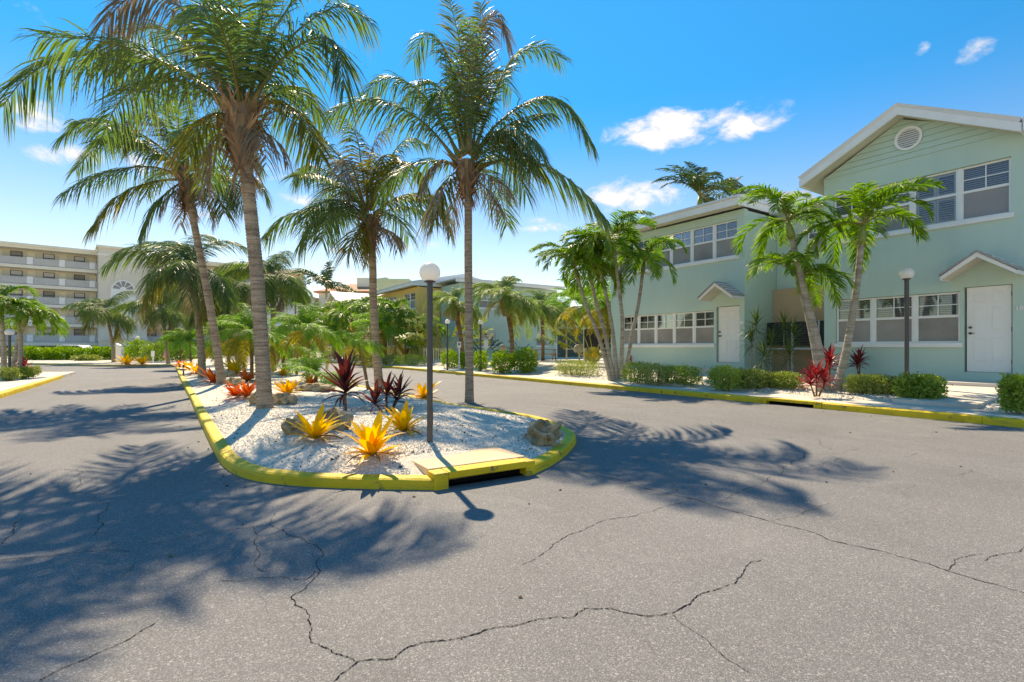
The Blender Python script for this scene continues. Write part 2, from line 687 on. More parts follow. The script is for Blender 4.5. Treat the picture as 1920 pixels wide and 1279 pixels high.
M = dict(
    asphalt=mat_asphalt(),
    gravel=mat_gravel('white_gravel', (0.82, 0.745, 0.63), (0.26, 0.23, 0.20)),
    sand=mat_gravel('sandy_gravel', (0.76, 0.67, 0.55), (0.36, 0.31, 0.25)),
    soil=mat_simple('ground_soil', (0.32, 0.30, 0.22), 0.95, 0.1, 0.25, 0.6),
    yellow=mat_yellow(),
    concrete=mat_concrete(),
    slab=mat_concrete('inlet_slab_concrete', (0.78, 0.56, 0.36)),
    crack=mat_simple('crack_dark', (0.018, 0.016, 0.015), 1.0, 0.0),
    dark=mat_simple('dark_void', (0.012, 0.012, 0.012), 1.0, 0.0),
    green=mat_stucco('mint_stucco', (0.52, 0.665, 0.56)),
    yellowwall=mat_stucco('yellow_stucco', (0.90, 0.56, 0.18)),
    peach=mat_stucco('peach_stucco', (0.60, 0.40, 0.24)),
    cream=mat_stucco('cream_stucco', (0.88, 0.80, 0.63)),
    greige=mat_stucco('greige_stucco', (0.74, 0.67, 0.55)),
    palegreen=mat_stucco('pale_green_stucco', (0.55, 0.62, 0.42)),
    white=mat_simple('white_paint', (0.87, 0.845, 0.79), 0.5, 0.35, 0.05, 3.0),
    trim=mat_simple('white_fascia', (0.87, 0.85, 0.80), 0.5, 0.35, 0.06, 2.0),
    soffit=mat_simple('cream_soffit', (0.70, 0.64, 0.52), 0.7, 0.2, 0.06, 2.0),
    door=mat_simple('white_door_paint', (0.87, 0.84, 0.78), 0.4, 0.4, 0.03, 2.0),
    metalroof=mat_simple('white_metal_roof', (0.72, 0.72, 0.73), 0.35, 0.5, 0.06, 1.0),
    tileroof=mat_simple('terracotta_roof', (0.55, 0.26, 0.15), 0.8, 0.2, 0.25, 3.0),
    greyroof=mat_simple('grey_canopy_roof', (0.36, 0.35, 0.34), 0.6, 0.3, 0.2, 4.0),
    glass=mat_glass(),
    screen=mat_simple('window_screen', (0.32, 0.29, 0.255), 0.55, 0.4, 0.30, 0.9),  # uneven tone paints in the faint reflections on the lower sashes
    screen2=mat_simple('pale_window_screen', (0.33, 0.31, 0.30), 0.75, 0.2, 0.10, 1.5),
    blind=mat_simple('window_blind', (0.62, 0.61, 0.58), 0.6, 0.3, 0.05, 2.0),
    room=mat_simple('room_shade_dark', (0.05, 0.05, 0.055), 0.9, 0.1),  # dark colour stands for the unlit rooms behind glass
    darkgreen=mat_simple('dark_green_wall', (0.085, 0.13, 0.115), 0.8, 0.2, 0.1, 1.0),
    blackpanel=mat_simple('black_slat_panel', (0.028, 0.028, 0.032), 0.5, 0.4, 0.2, 2.0),
    pole=mat_simple('grey_pole_paint', (0.085, 0.08, 0.078), 0.45, 0.4, 0.1, 8.0),
    globe=None,
    brass=mat_simple('bronze_hardware', (0.10, 0.075, 0.05), 0.35, 0.5, 0.1, 8.0, metal=0.7),
    rock=mat_rock(),
    coco_trunk=mat_trunk('coconut_bark', (0.19, 0.135, 0.095), (0.47, 0.355, 0.26), 22.0),
    xmas_trunk=mat_trunk('christmas_palm_bark', (0.24, 0.20, 0.15), (0.46, 0.40, 0.32), 12.0),
    date_trunk=mat_trunk('date_palm_bark', (0.10, 0.055, 0.03), (0.30, 0.19, 0.11), 14.0),
    fibre=mat_leaf('dry_fibre', (0.15, 0.09, 0.055), (0.48, 0.32, 0.20), (0.22, 0.15, 0.1), 0.1, 0.85, 0.9, (1, 0.8, 0.6), spec=0.15),
    shaft=mat_simple('green_crownshaft', (0.22, 0.26, 0.06), 0.4, 0.4, 0.2, 4.0),
    rachis=mat_simple('frond_stalk', (0.20, 0.19, 0.055), 0.45, 0.4, 0.3, 2.5),
    rachis_dry=mat_simple('dry_frond_stalk', (0.27, 0.185, 0.10), 0.7, 0.2, 0.3, 2.5),
    coco=mat_leaf('coconut_leaf', (0.075, 0.125, 0.055), (0.19, 0.26, 0.095), (0.28, 0.22, 0.12), 0.45, 0.45, 0.80, (1.08, 1.4, 0.55)),
    coco_far=mat_leaf('coconut_leaf_far', (0.07, 0.13, 0.03), (0.21, 0.28, 0.06), (0.25, 0.20, 0.09), 0.36, 0.55, 0.8, (1.2, 1.5, 0.45)),
    coco_yel=mat_leaf('coconut_leaf_yellowing', (0.09, 0.12, 0.015), (0.24, 0.22, 0.03), (0.32, 0.22, 0.10), 0.42, 0.4, 0.62, (1.3, 1.3, 0.4)),
    coco_dry=mat_leaf('coconut_leaf_dry', (0.20, 0.165, 0.12), (0.40, 0.34, 0.26), (0.30, 0.22, 0.15), 0.2, 0.7, 0.7, (1, 0.9, 0.7), spec=0.2),
    xmas=mat_leaf('christmas_palm_leaf', (0.075, 0.18, 0.020), (0.24, 0.38, 0.045), (0.50, 0.46, 0.10), 0.48, 0.45, 0.82, (1.1, 1.35, 0.32)),
    date=mat_leaf('pygmy_date_leaf', (0.11, 0.26, 0.025), (0.29, 0.46, 0.06), (0.40, 0.42, 0.10), 0.45, 0.55, 0.85, (1.05, 1.35, 0.4)),
    date_yel=mat_leaf('date_leaf_yellow', (0.26, 0.25, 0.03), (0.45, 0.36, 0.05), (0.42, 0.28, 0.08), 0.4, 0.5, 0.8, (1.2, 1.1, 0.5)),
    syl=mat_leaf('feather_palm_leaf', (0.13, 0.21, 0.055), (0.32, 0.42, 0.12), (0.42, 0.40, 0.18), 0.38, 0.55, 0.8, (1.1, 1.3, 0.5)),
    royal=mat_leaf('royal_palm_leaf', (0.025, 0.06, 0.016), (0.07, 0.13, 0.03), (0.10, 0.12, 0.04), 0.35, 0.4, 0.9, (1.3, 1.5, 0.5)),
    hedge=mat_leaf('hedge_leaf', (0.13, 0.24, 0.03), (0.36, 0.50, 0.09), (0.30, 0.34, 0.11), 0.25, 0.4, 0.75, (1.3, 1.3, 0.4)),
    hedge_pale=mat_leaf('variegated_leaf', (0.18, 0.26, 0.05), (0.45, 0.50, 0.15), (0.45, 0.45, 0.2), 0.25, 0.4, 0.8, (1.2, 1.2, 0.5)),
    clusia=mat_leaf('clusia_leaf', (0.11, 0.24, 0.015), (0.30, 0.46, 0.035), (0.30, 0.40, 0.05), 0.35, 0.35, 0.85, (1.3, 1.3, 0.35)),
    brom_y=None, brom_o=None,
    ti_dark=mat_leaf('maroon_cordyline_leaf', (0.035, 0.009, 0.012), (0.115, 0.028, 0.026), (0.20, 0.055, 0.03), 0.3, 0.34, 0.9, (2.0, 0.9, 0.6)),
    ti_red=mat_leaf('red_cordyline_leaf', (0.12, 0.012, 0.020), (0.38, 0.045, 0.055), (0.32, 0.05, 0.05), 0.35, 0.35, 0.85, (1.5, 0.7, 0.6)),
    drac=mat_leaf('dracaena_leaf', (0.05, 0.10, 0.015), (0.16, 0.22, 0.045), (0.30, 0.30, 0.10), 0.3, 0.4, 0.8, (1.3, 1.3, 0.4)),
    trav=mat_leaf('paddle_leaf', (0.10, 0.18, 0.012), (0.34, 0.37, 0.03), (0.46, 0.36, 0.04), 0.45, 0.4, 0.7, (1.25, 1.25, 0.4)),
    petiole=mat_simple('pale_petiole', (0.42, 0.42, 0.10), 0.5, 0.3, 0.25, 3.0),
    wood=mat_simple('weathered_wood', (0.34, 0.19, 0.10), 0.8, 0.2, 0.3, 6.0, 0.3),
    steel=mat_simple('dull_steel', (0.30, 0.27, 0.25), 0.5, 0.4, 0.15, 5.0, metal=0.3),
    railing=mat_simple('railing_paint', (0.62, 0.62, 0.60), 0.5, 0.3, 0.05),
    mesh_panel=mat_simple('balcony_grey_panel', (0.56, 0.53, 0.49), 0.7, 0.2, 0.08, 1.0),
    pink=mat_simple('pink_plastic', (0.72, 0.32, 0.24), 0.5, 0.3, 0.1),
    blue=mat_simple('blue_sign_paint', (0.12, 0.36, 0.48), 0.5, 0.3, 0.1),
    carpaint=mat_simple('white_car_paint', (0.75, 0.76, 0.77), 0.25, 0.5, 0.02),
    tyre=mat_simple('tyre_rubber', (0.02, 0.02, 0.02), 0.8, 0.2),
    signgrey=mat_simple('sign_print_grey', (0.22, 0.24, 0.24), 0.6, 0.2),
)


def mat_globe():
    n = NT('white_globe_acrylic')
    n.color((0.92, 0.90, 0.86))
    n.b.inputs['Subsurface Weight'].default_value = 0.0
    n.set(0.28, 0.5)
    tr = n.n('ShaderNodeBsdfTranslucent')
    tr.inputs['Color'].default_value = (0.95, 0.92, 0.86, 1)
    ms = n.n('ShaderNodeMixShader')
    ms.inputs[0].default_value = 0.45
    n.l(n.b.outputs[0], ms.inputs[1])
    n.l(tr.outputs[0], ms.inputs[2])
    n.l(ms.outputs[0], n.out.inputs['Surface'])
    return n.m


M['globe'] = mat_globe()


def mat_brom(name, base, mid, tip, edge):
    n = NT(name)
    geo = n.n('ShaderNodeNewGeometry')
    oi = n.n('ShaderNodeObjectInfo')
    uv = n.n('ShaderNodeUVMap')
    sep = n.n('ShaderNodeSeparateXYZ')
    n.l(uv.outputs[0], sep.inputs[0])
    no = n.noise(9, 4)
    t = n.math('ADD', sep.outputs[0], n.math('MULTIPLY', n.math('SUBTRACT', no, 0.5), 0.35))
    c = n.ramp(t, [(0.0, base), (0.28, mid), (0.72, mid), (0.94, tip), (1.0, sc3(tip, 0.45))])
    c = n.mix(n.math('MULTIPLY', oi.outputs['Random'], 0.6), c, edge)
    e = n.math('ABSOLUTE', n.math('SUBTRACT', sep.outputs[1], 0.5))
    c = n.mix(n.maprange(e, 0.36, 0.5, 0, 0.6), c, edge)
    n.color(c)
    n.set(0.38, 0.4)
    tr = n.n('ShaderNodeBsdfTranslucent')
    n.l(n.mix(1.0, c, (1.2, 1.05, 0.6), 'MULTIPLY'), tr.inputs['Color'])
    ms = n.n('ShaderNodeMixShader')
    ms.inputs[0].default_value = 0.42
    n.l(n.b.outputs[0], ms.inputs[1])
    n.l(tr.outputs[0], ms.inputs[2])
    n.l(ms.outputs[0], n.out.inputs['Surface'])
    return n.m


M['brom_y'] = mat_brom('yellow_bromeliad_leaf', (0.36, 0.32, 0.05), (0.95, 0.64, 0.012), (0.94, 0.52, 0.012), (0.90, 0.45, 0.010))
M['brom_o'] = mat_brom('orange_bromeliad_leaf', (0.30, 0.13, 0.03), (0.82, 0.19, 0.02), (0.86, 0.30, 0.03), (0.62, 0.07, 0.015))
M['brom_d'] = mat_simple('dry_bromeliad_leaf', (0.30, 0.17, 0.07), 0.8, 0.2, 0.3, 8.0)


# ------------------------------------------------------------------ ground, road, kerbs, pavements
def catmull(pts, n=8):
    pts = [np.array(p, float) for p in pts]
    P = [2 * pts[0] - pts[1]] + pts + [2 * pts[-1] - pts[-2]]
    out = []
    for i in range(1, len(P) - 2):
        p0, p1, p2, p3 = P[i - 1], P[i], P[i + 1], P[i + 2]
        for k in range(n):
            t = k / n
            out.append(0.5 * ((2 * p1) + (-p0 + p2) * t + (2 * p0 - 5 * p1 + 4 * p2 - p3) * t * t + (-p0 + 3 * p1 - 3 * p2 + p3) * t ** 3))
    out.append(pts[-1])
    return out


tag(MB().add([(-900, -900, -0.03), (900, -900, -0.03), (900, 900, -0.03), (-900, 900, -0.03)], [(0, 1, 2, 3)]).build('ground', M['soil']), kind='structure')
road = MB().add([(-70, -25, 0), (KERB_X + 0.1, -25, 0), (KERB_X + 0.1, 75, 0), (-70, 75, 0)], [(0, 1, 2, 3)]).build('road', M['asphalt'])
tag(road, kind='structure')

left_px = [(355, 748), (378, 800), (402, 850), (425, 880), (470, 900), (540, 910), (620, 915), (720, 918), (815, 919)]
OUT_L = [(0.40, 41.0), (0.40, 28.0), (0.42, 19.0)] + [road_pt(*p) for p in left_px]
OUT_R = [road_pt(1000, 890), road_pt(1040, 870), road_pt(1068, 847), road_pt(1080, 824), (5.15, 6.3), (5.36, 7.0), (5.38, 7.7), (5.24, 8.9), (5.1, 10.6), (5.1, 20), (5.1, 41), (5.1, 60)]
out_l = catmull(OUT_L, 8)
out_r = catmull(OUT_R, 8)


def kerb_sweep(name, pts, inner, seg_len, parent, mat, h=0.15, w=0.16, gap=0.006, first=0.0):
    """pts: outer bottom edge; inner = +1 if the planting is left of the walking direction"""
    pts = [np.array(p[:2], float) for p in pts]
    d = [0.0]
    for a, b in zip(pts[:-1], pts[1:]):
        d.append(d[-1] + float(np.linalg.norm(b - a)))
    d = np.array(d)
    P = np.array(pts)

    def pos(s):
        return np.array([np.interp(s, d, P[:, 0]), np.interp(s, d, P[:, 1])])
    prof = [(0.0, -0.02), (0.006, h * 0.55), (0.014, h * 0.86), (0.034, h), (w - 0.01, h + 0.004), (w, h - 0.006), (w, -0.02)]
    s0, total = 0.0, d[-1]
    k = 0
    while s0 < total - 0.05:
        s1 = min(total, s0 + seg_len * random.uniform(0.85, 1.15) if k or not first else first)
        if total - s1 < 0.6:
            s1 = total
        ns = max(2, int((s1 - s0) / 0.14) + 1) if seg_len < 5 else max(2, int((s1 - s0) / 0.5) + 1)
        m = MB()
        vs, fs = [], []
        dz = random.uniform(-0.004, 0.004)
        ds = random.uniform(-0.004, 0.004)
        ss = np.linspace(s0 + gap / 2, s1 - gap / 2, ns)
        for s in ss:
            p = pos(s)
            t = pos(min(total, s + 0.08)) - pos(max(0, s - 0.08))
            t = t / (np.linalg.norm(t) + 1e-9)
            nrm = np.array([-t[1], t[0]]) * inner
            for (o, z) in prof:
                wob = random.uniform(-0.0022, 0.0022) if 0 < z else 0
                q = p + nrm * (o + wob + ds)
                vs.append((q[0], q[1], z + wob + (dz if z > 0 else 0)))
        npf = len(prof)
        for i in range(ns - 1):
            for j in range(npf - 1):
                a, b = i * npf + j, (i + 1) * npf + j
                f = (a, a + 1, b + 1, b)
                fs.append(f if inner < 0 else f[::-1])
        fs.append(tuple(range(npf)))
        fs.append(tuple(range((ns - 1) * npf, ns * npf))[::-1])
        m.add(vs, fs)
        m.build('kerb_segment', mat, parent, smooth_shade=False)
        s0 = s1
        k += 1


isl_kerb = tag(link('island_kerb', None), kind='structure')
kerb_sweep('kerb', out_l, 1, 2.9, isl_kerb, M['yellow'], h=0.095, w=0.15)
kerb_sweep('kerb', out_r, 1, 3.1, isl_kerb, M['yellow'], h=0.095, w=0.15)

# island gravel surface
yl = np.array([p[1] for p in out_l])[::-1]
xl = np.array([p[0] for p in out_l])[::-1]
yr = np.array([p[1] for p in out_r])
xr_ = np.array([p[0] for p in out_r])


def isl_left(y):
    # the near front of the outline is not monotone in y: take the left flank only
    if y < 4.26:
        return 2.0
    best = None
    for a, b in zip(out_l[:-1], out_l[1:]):
        if (a[1] - y) * (b[1] - y) <= 0 and abs(a[1] - b[1]) > 1e-6:
            t = (y - a[1]) / (b[1] - a[1])
            x = a[0] + t * (b[0] - a[0])
            best = x if best is None else min(best, x)
    return best if best is not None else (0.40 if y > 10 else 2.0)


def isl_right(y):
    for a, b in zip(out_r[:-1], out_r[1:]):
        if (a[1] - y) * (b[1] - y) <= 0 and abs(a[1] - b[1]) > 1e-6:
            t = (y - a[1]) / (b[1] - a[1])
            return a[0] + t * (b[0] - a[0])
    return 3.1 if y < 5 else 5.1


_YT = np.arange(4.2, 60.0, 0.02)
_LT = np.array([isl_left(v) for v in _YT])
_RT = np.array([isl_right(v) for v in _YT])


def isl_left(y):
    return float(_LT[min(len(_LT) - 1, max(0, int((y - 4.2) / 0.02)))])


def isl_right(y):
    return float(_RT[min(len(_RT) - 1, max(0, int((y - 4.2) / 0.02)))])


def isl_z(x, y):
    bump = 0.018 * math.sin(x * 3.1 + 1.3 * math.sin(y * 1.7)) + 0.014 * math.sin(y * 4.3 + x * 2.2)
    d = min(x - isl_left(y), isl_right(y) - x, (y - 4.2) * 0.9)
    return 0.066 + 0.15 * smooth(d / 1.15) + bump * smooth(d / 0.6)


def z_ground(x, y, _old=z_ground):
    if 4.2 < y < 59 and isl_left(y) < x < isl_right(y):
        return isl_z(x, y)
    if 0 < x < 5.6 and y < 41:
        return 0.0
    return _old(x, y)


rows = [4.27 + 0.12 * i for i in range(70)] + [12.8 + 0.9 * i for i in range(53)]
vs, fs = [], []
NX = 44
for y in rows:
    a, b = isl_left(y) + 0.10, isl_right(y) - 0.10
    for j in range(NX):
        x = a + (b - a) * j / (NX - 1)
        vs.append((x, y, isl_z(x, y)))
for i in range(len(rows) - 1):
    for j in range(NX - 1):
        k = i * NX + j
        fs.append((k, k + 1, k + NX + 1, k + NX))
tag(MB().add(vs, fs).build('gravel_island', M['gravel'], smooth_shade=True), kind='structure')


# loose stones on the near part of the island and along the right beds
def stones(name, label, spots, mat, size):
    n = len(spots)
    base = np.array([(1, 0, 0), (0, 1, 0), (-1, 0, 0), (0, -1, 0), (0, 0, 0.75), (0, 0, -0.6)], float)
    fc = np.array([(0, 1, 4), (1, 2, 4), (2, 3, 4), (3, 0, 4), (1, 0, 5), (2, 1, 5), (3, 2, 5), (0, 3, 5)])
    r = RNG.uniform(size[0], size[1], n)[:, None, None]
    v = base[None] * r * RNG.uniform(0.6, 1.35, (n, 6, 1))
    a = RNG.uniform(0, 6.28, n)
    ca, sa = np.cos(a)[:, None], np.sin(a)[:, None]
    x = v[:, :, 0] * ca - v[:, :, 1] * sa
    y = v[:, :, 0] * sa + v[:, :, 1] * ca
    v = np.stack([x, y, v[:, :, 2]], 2) + np.array(spots)[:, None, :]
    f = fc[None] + (np.arange(n) * 6)[:, None, None]
    me = bpy.data.meshes.new(name)
    me.from_pydata(v.reshape(-1, 3).tolist(), [], f.reshape(-1, 3).tolist())
    me.materials.append(mat)
    return tag(link(name, me), label, 'gravel', kind='stuff')


def mat_stone(name, cols):
    n = NT(name)
    geo = n.n('ShaderNodeNewGeometry')
    k = len(cols)
    n.color(n.ramp(geo.outputs['Random Per Island'], [(i / (k - 1), c) for i, c in enumerate(cols)]))
    return n.set(0.85, 0.2)


M['pebble'] = mat_stone('white_pebble', [(0.38, 0.34, 0.29), (0.66, 0.60, 0.51), (0.78, 0.71, 0.61), (0.86, 0.79, 0.69), (0.88, 0.82, 0.73)])
M['debris'] = mat_stone('brown_leaf_litter', [(0.035, 0.028, 0.022), (0.10, 0.06, 0.03), (0.2, 0.13, 0.07)])
sp = []
while len(sp) < 22000:
    y = 4.3 + 7.5 * RNG.random() ** 1.5
    a, b = isl_left(y) + 0.17, isl_right(y) - 0.17
    x = a + (b - a) * RNG.random()
    if 1.92 < x < 3.08 and y < 4.95:
        continue
    sp.append((x, y, isl_z(x, y) + 0.002))
stones('gravel', 'white crushed stone covering the planted island', sp, M['pebble'], (0.006, 0.014))
sp = []
while len(sp) < 420:
    y = 4.3 + 16 * RNG.random() ** 1.6
    x = isl_left(y) + 0.2 + (isl_right(y) - isl_left(y) - 0.4) * RNG.random()
    if 1.92 < x < 3.08 and y < 4.95:
        continue
    sp.append((x, y, isl_z(x, y) + 0.004))
stones('leaf_litter', 'dark leaf scraps scattered over the white gravel', sp, M['debris'], (0.008, 0.02))
sp = []
while len(sp) < 260:      # scraps blown against the kerbs and over the road
    k = RNG.random()
    if k < 0.45:
        y = 1.0 + 26 * RNG.random()
        x = KERB_X - 0.05 - 0.5 * RNG.random() ** 3
    elif k < 0.75:
        y = 4.6 + 20 * RNG.random()
        x = isl_left(y) - 0.04 - 0.4 * RNG.random() ** 3
    else:
        x, y = -3.2 + 14 * RNG.random(), 1.6 + 14 * RNG.random()
        if isl_left(max(y, 4.2)) - 0.1 < x < isl_right(max(y, 4.2)) + 0.1 and y > 4:
            continue
    sp.append((x, y, 0.004))
stones('leaf_litter', 'small dry leaf bits blown over the asphalt and against the kerbs', sp, M['debris'], (0.005, 0.016))

# storm drain in the tip of the island
dr = thing('storm_drain', 'yellow kerb drain inlet with orange stained concrete lid at island tip', 'drain', (0, 0, 0))
L0, R0 = np.array(road_pt(815, 919)), np.array(road_pt(1000, 890))
ax = (R0 - L0) / np.linalg.norm(R0 - L0)
nx = np.array([-ax[1], ax[0]])
W_ = float(np.linalg.norm(R0 - L0))


def dloc(a, b):
    q = L0 + ax * a + nx * b
    return (q[0], q[1])


def dprism(a0, a1, b0, b1, z0, z1, name, mat, bevel=0.0):
    MB().prism([dloc(a0, b0), dloc(a1, b0), dloc(a1, b1), dloc(a0, b1)], 'z', z0, z1).build(name, mat, dr, bevel=bevel)


dprism(-0.01, 0.13, -0.025, 0.15, -0.02, 0.150, 'side_block', M['yellow'], 0.01)
dprism(W_ - 0.10, W_ + 0.01, -0.02, 0.15, -0.02, 0.147, 'side_block', M['yellow'], 0.01)
dprism(0.13, W_ - 0.10, -0.03, 0.15, 0.086, 0.155, 'top_bar', M['yellow'], 0.012)
dprism(0.0, W_, 0.152, 0.80, 0.06, 0.162, 'lid', M['slab'], 0.006)
dprism(0.13, W_ - 0.10, 0.36, 0.40, 0.003, 0.059, 'back_wall', M['dark'])  # near-black back, floor and throat: shade inside the drain, put into the colour
dprism(0.13, W_ - 0.10, 0.03, 0.36, 0.004, 0.008, 'floor', M['dark'])
dprism(0.13, W_ - 0.10, 0.10, 0.149, 0.009, 0.085, 'throat_shade', M['dark'])

# right kerb with its drain slot, pavement slabs, beds
rk = tag(link('right_kerb', None), kind='structure')
kerb_sweep('kerb', [(KERB_X, -8.0), (KERB_X, 5.30)], -1, 3.4, rk, M['yellow'], h=0.128)
kerb_sweep('kerb', [(KERB_X, 6.62), (KERB_X, 75.0)], -1, 3.4, rk, M['yellow'], h=0.128)
for b, nm, mt in (((KERB_X, KERB_X + 0.16, 5.31, 5.47, -0.02, 0.135), 'kerb_segment', M['yellow']), ((KERB_X, KERB_X + 0.16, 6.50, 6.61, -0.02, 0.135), 'kerb_segment', M['yellow']),
                  ((KERB_X - 0.01, KERB_X + 0.16, 5.472, 6.498, 0.075, 0.138), 'kerb_lintel', M['yellow']), ((KERB_X + 0.12, KERB_X + 0.15, 5.472, 6.498, -0.02, 0.073), 'drain_shade_back', M['dark'])):  # black strip behind the slot paints in the shade of the opening
    MB().box(*b).build(nm, mt, rk, bevel=0.006)

pav = tag(link('pavement', None), kind='structure')
y = -8.0
while y < 60:
    ln = 1.52 if y < 30 else 6
    MB().prism([(KERB_X + 0.165, y), (12.7, y), (12.7, y + ln - 0.008), (KERB_X + 0.165, y + ln - 0.008)], 'z', 0.0, 0.130 + random.uniform(-0.003, 0.003)).build('slab', M['concrete'], pav)
    y += ln
# walks from the pavement to the two doors
for (ya, yb) in ((3.12, 4.5), (9.9, 11.3)):
    for (xa, xb) in ((12.705, 13.75), (13.758, 15.0)):
        m = MB()
        za, zb = z_ground(xa + 0.01, 0) + 0.02, z_ground(xb, 0) + 0.03
        m.add([(xa, ya, za), (xb, ya, zb), (xb, yb, zb), (xa, yb, za), (xa, ya, -0.02), (xb, ya, -0.02), (xb, yb, -0.02), (xa, yb, -0.02)],
              [(0, 1, 2, 3), (4, 7, 6, 5), (0, 4, 5, 1), (1, 5, 6, 2), (2, 6, 7, 3), (3, 7, 4, 0)])
        m.build('slab', M['concrete'], pav)


def terrain(name, x0, x1, nx, y0, y1, ny, zf, mat):
    vs, fs = [], []
    for i in range(ny):
        for j in range(nx):
            x = x0 + (x1 - x0) * j / (nx - 1)
            yy = y0 + (y1 - y0) * i / (ny - 1)
            vs.append((x, yy, zf(x, yy)))
    for i in range(ny - 1):
        for j in range(nx - 1):
            k = i * nx + j
            fs.append((k, k + 1, k + nx + 1, k + nx))
    return tag(MB().add(vs, fs).build(name, mat, smooth_shade=True), kind='structure')


def bed_z(x, y):
    return z_ground(max(x, 12.71), y) + 0.02 * math.sin(y * 2.1 + x * 1.3) * smooth((x - 12.7) / 0.4) - 0.068 * (1 - smooth((x - 12.7) / 0.35))


terrain('gravel_bed', 12.703, 16.6, 40, -8, 16.2, 160, bed_z, M['gravel'])
terrain('sand_court', 12.703, 60, 60, 16.2, 80, 80, bed_z, M['sand'])
terrain('building_ground', 16.6, 60, 4, -8, 16.2, 4, lambda x, y: 0.41, M['soil'])
sp = []
while len(sp) < 9000:
    x, y = 12.75 + 3.1 * RNG.random(), 1.5 + 14 * RNG.random()
    if (3.05 < y < 4.55 or 9.85 < y < 11.35) and x < 15.1:
        continue
    sp.append((x, y, bed_z(x, y) + 0.004))
stones('gravel', 'white pebbles in the planting bed before the mint condo', sp, M['pebble'], (0.010, 0.024))
sp = []
while len(sp) < 420:
    x, y = 12.8 + 2.8 * RNG.random(), 1.5 + 14.5 * RNG.random()
    if (3.05 < y < 4.55 or 9.85 < y < 11.35) and x < 15.1:
        continue
    sp.append((x, y, bed_z(x, y) + 0.012))
stones('leaf_litter', 'brown fallen leaves lying under the hedges of the mint condos', sp, M['debris'], (0.012, 0.03))

# left planting bed with pavement
lk = tag(link('left_kerb', None), kind='structure')
LK = catmull([(-3.5, -12), (-3.5, 8), (-3.52, 18), (-3.6, 25), (-3.75, 30), (-4.3, 32.2), (-5.6, 33.2), (-8, 33.4)], 8)
kerb_sweep('kerb', LK, 1, 3.4, lk, M['yellow'], h=0.128)
lb = [(p[0] - 0.1, p[1] - (0.12 if p[0] < -4 else 0)) for p in LK] + [(-60, 33.3), (-60, -12)]
tag(MB().prism(lb, 'z', -0.01, 0.125).build('left_bed', M['sand']), kind='structure')
lp = tag(link('left_pavement', None), kind='structure')
y = 2.0
while y < 31:
    box_obj('slab', M['concrete'], lp, -5.0, -3.67, y, y + 1.992, 0.0, 0.130 + random.uniform(-0.002, 0.002))
    y += 2.0

# far bed closing the left road
fk = tag(link('far_kerb', None), kind='structure')
FB = catmull([(0.5, 41.1), (-1.0, 41.7), (-2.6, 42.8), (-4.0, 43.9), (-5.0, 45.5), (-8.0, 50.0), (-14, 56), (-45, 80)], 6)
kerb_sweep('kerb', FB, -1, 5.5, fk, mat_simple('faded_kerb_paint', (0.48, 0.40, 0.18), 0.7, 0.2, 0.25, 3.0))
tag(MB().prism(([(p[0], p[1] + 0.1) for p in FB] + [(-45, 200), (5.0, 200), (5.0, 41.1)])[::-1], 'z', -0.02, 0.12).build('far_bed', M['sand']), kind='structure')

# cracks in the asphalt, traced where they run on the road
CR = [
    (12, [(625, 1279), (670, 1242), (740, 1235), (770, 1212), (825, 1202), (900, 1187), (960, 1175), (1010, 1161), (1075, 1157), (1100, 1141), (1145, 1141), (1180, 1151), (1220, 1156), (1260, 1150), (1300, 1125), (1345, 1105), (1390, 1080), (1432, 1050)]),
    (5, [(1260, 1152), (1310, 1190), (1355, 1230), (1405, 1262)]),
    (15, [(1075, 880), (1180, 907), (1320, 942), (1440, 977), (1560, 1015), (1690, 1045), (1780, 1072), (1920, 1112), (2050, 1150)]),
    (8, [(1780, 1070), (1790, 1058), (1805, 1045), (1845, 1040)]),
    (8, [(1845, 1052), (1890, 1037), (1925, 1026)]),
    (8, [(975, 1060), (1045, 1017), (1110, 987), (1155, 972), (1240, 952), (1280, 942)]),
    (9, [(1345, 940), (1405, 915), (1465, 890), (1485, 865), (1515, 850)]),
    (5, [(1440, 977), (1505, 962), (1555, 945)]),
    (7, [(1480, 837), (1515, 852), (1580, 850), (1610, 842)]),
    (6, [(1495, 880), (1540, 872), (1580, 858)]),
    (7, [(1690, 857), (1720, 849)]), (6, [(1700, 862), (1810, 880), (1850, 892), (1920, 905)]), (6, [(1770, 892), (1812, 886), (1820, 880)]),
    (7, [(1160, 835), (1175, 820), (1220, 823)]), (6, [(1332, 790), (1350, 805), (1370, 818), (1430, 836)]),
    (6, [(1515, 810), (1535, 800)]), (6, [(1520, 820), (1540, 835), (1560, 845)]),
    (10, [(505, 985), (545, 1005), (595, 1025), (607, 1040), (592, 1057), (597, 1067), (580, 1095), (545, 1120), (575, 1145), (585, 1180), (582, 1205), (610, 1215), (650, 1232), (670, 1242)]),
    (8, [(0, 1050), (65, 1045), (125, 1039), (165, 1034), (250, 1034)]),
    (6, [(280, 1022), (360, 1005), (420, 994), (505, 985), (515, 962)]),
    (7, [(400, 1092), (450, 1091), (525, 1082), (575, 1087), (590, 1070)]),
    (6, [(475, 987), (482, 1030), (505, 1075)]),
    (10, [(70, 1279), (120, 1252), (165, 1235), (220, 1210), (260, 1187), (295, 1167)]),
    (8, [(120, 880), (155, 885), (142, 892), (150, 905), (140, 925), (200, 925), (170, 937), (95, 952)]),
    (9, [(185, 940), (205, 946), (182, 970), (172, 1005)]),
    (9, [(0, 1022), (27, 1000), (25, 987), (45, 972)]),
    (6, [(225, 1080), (245, 1070), (250, 1060)]),
]


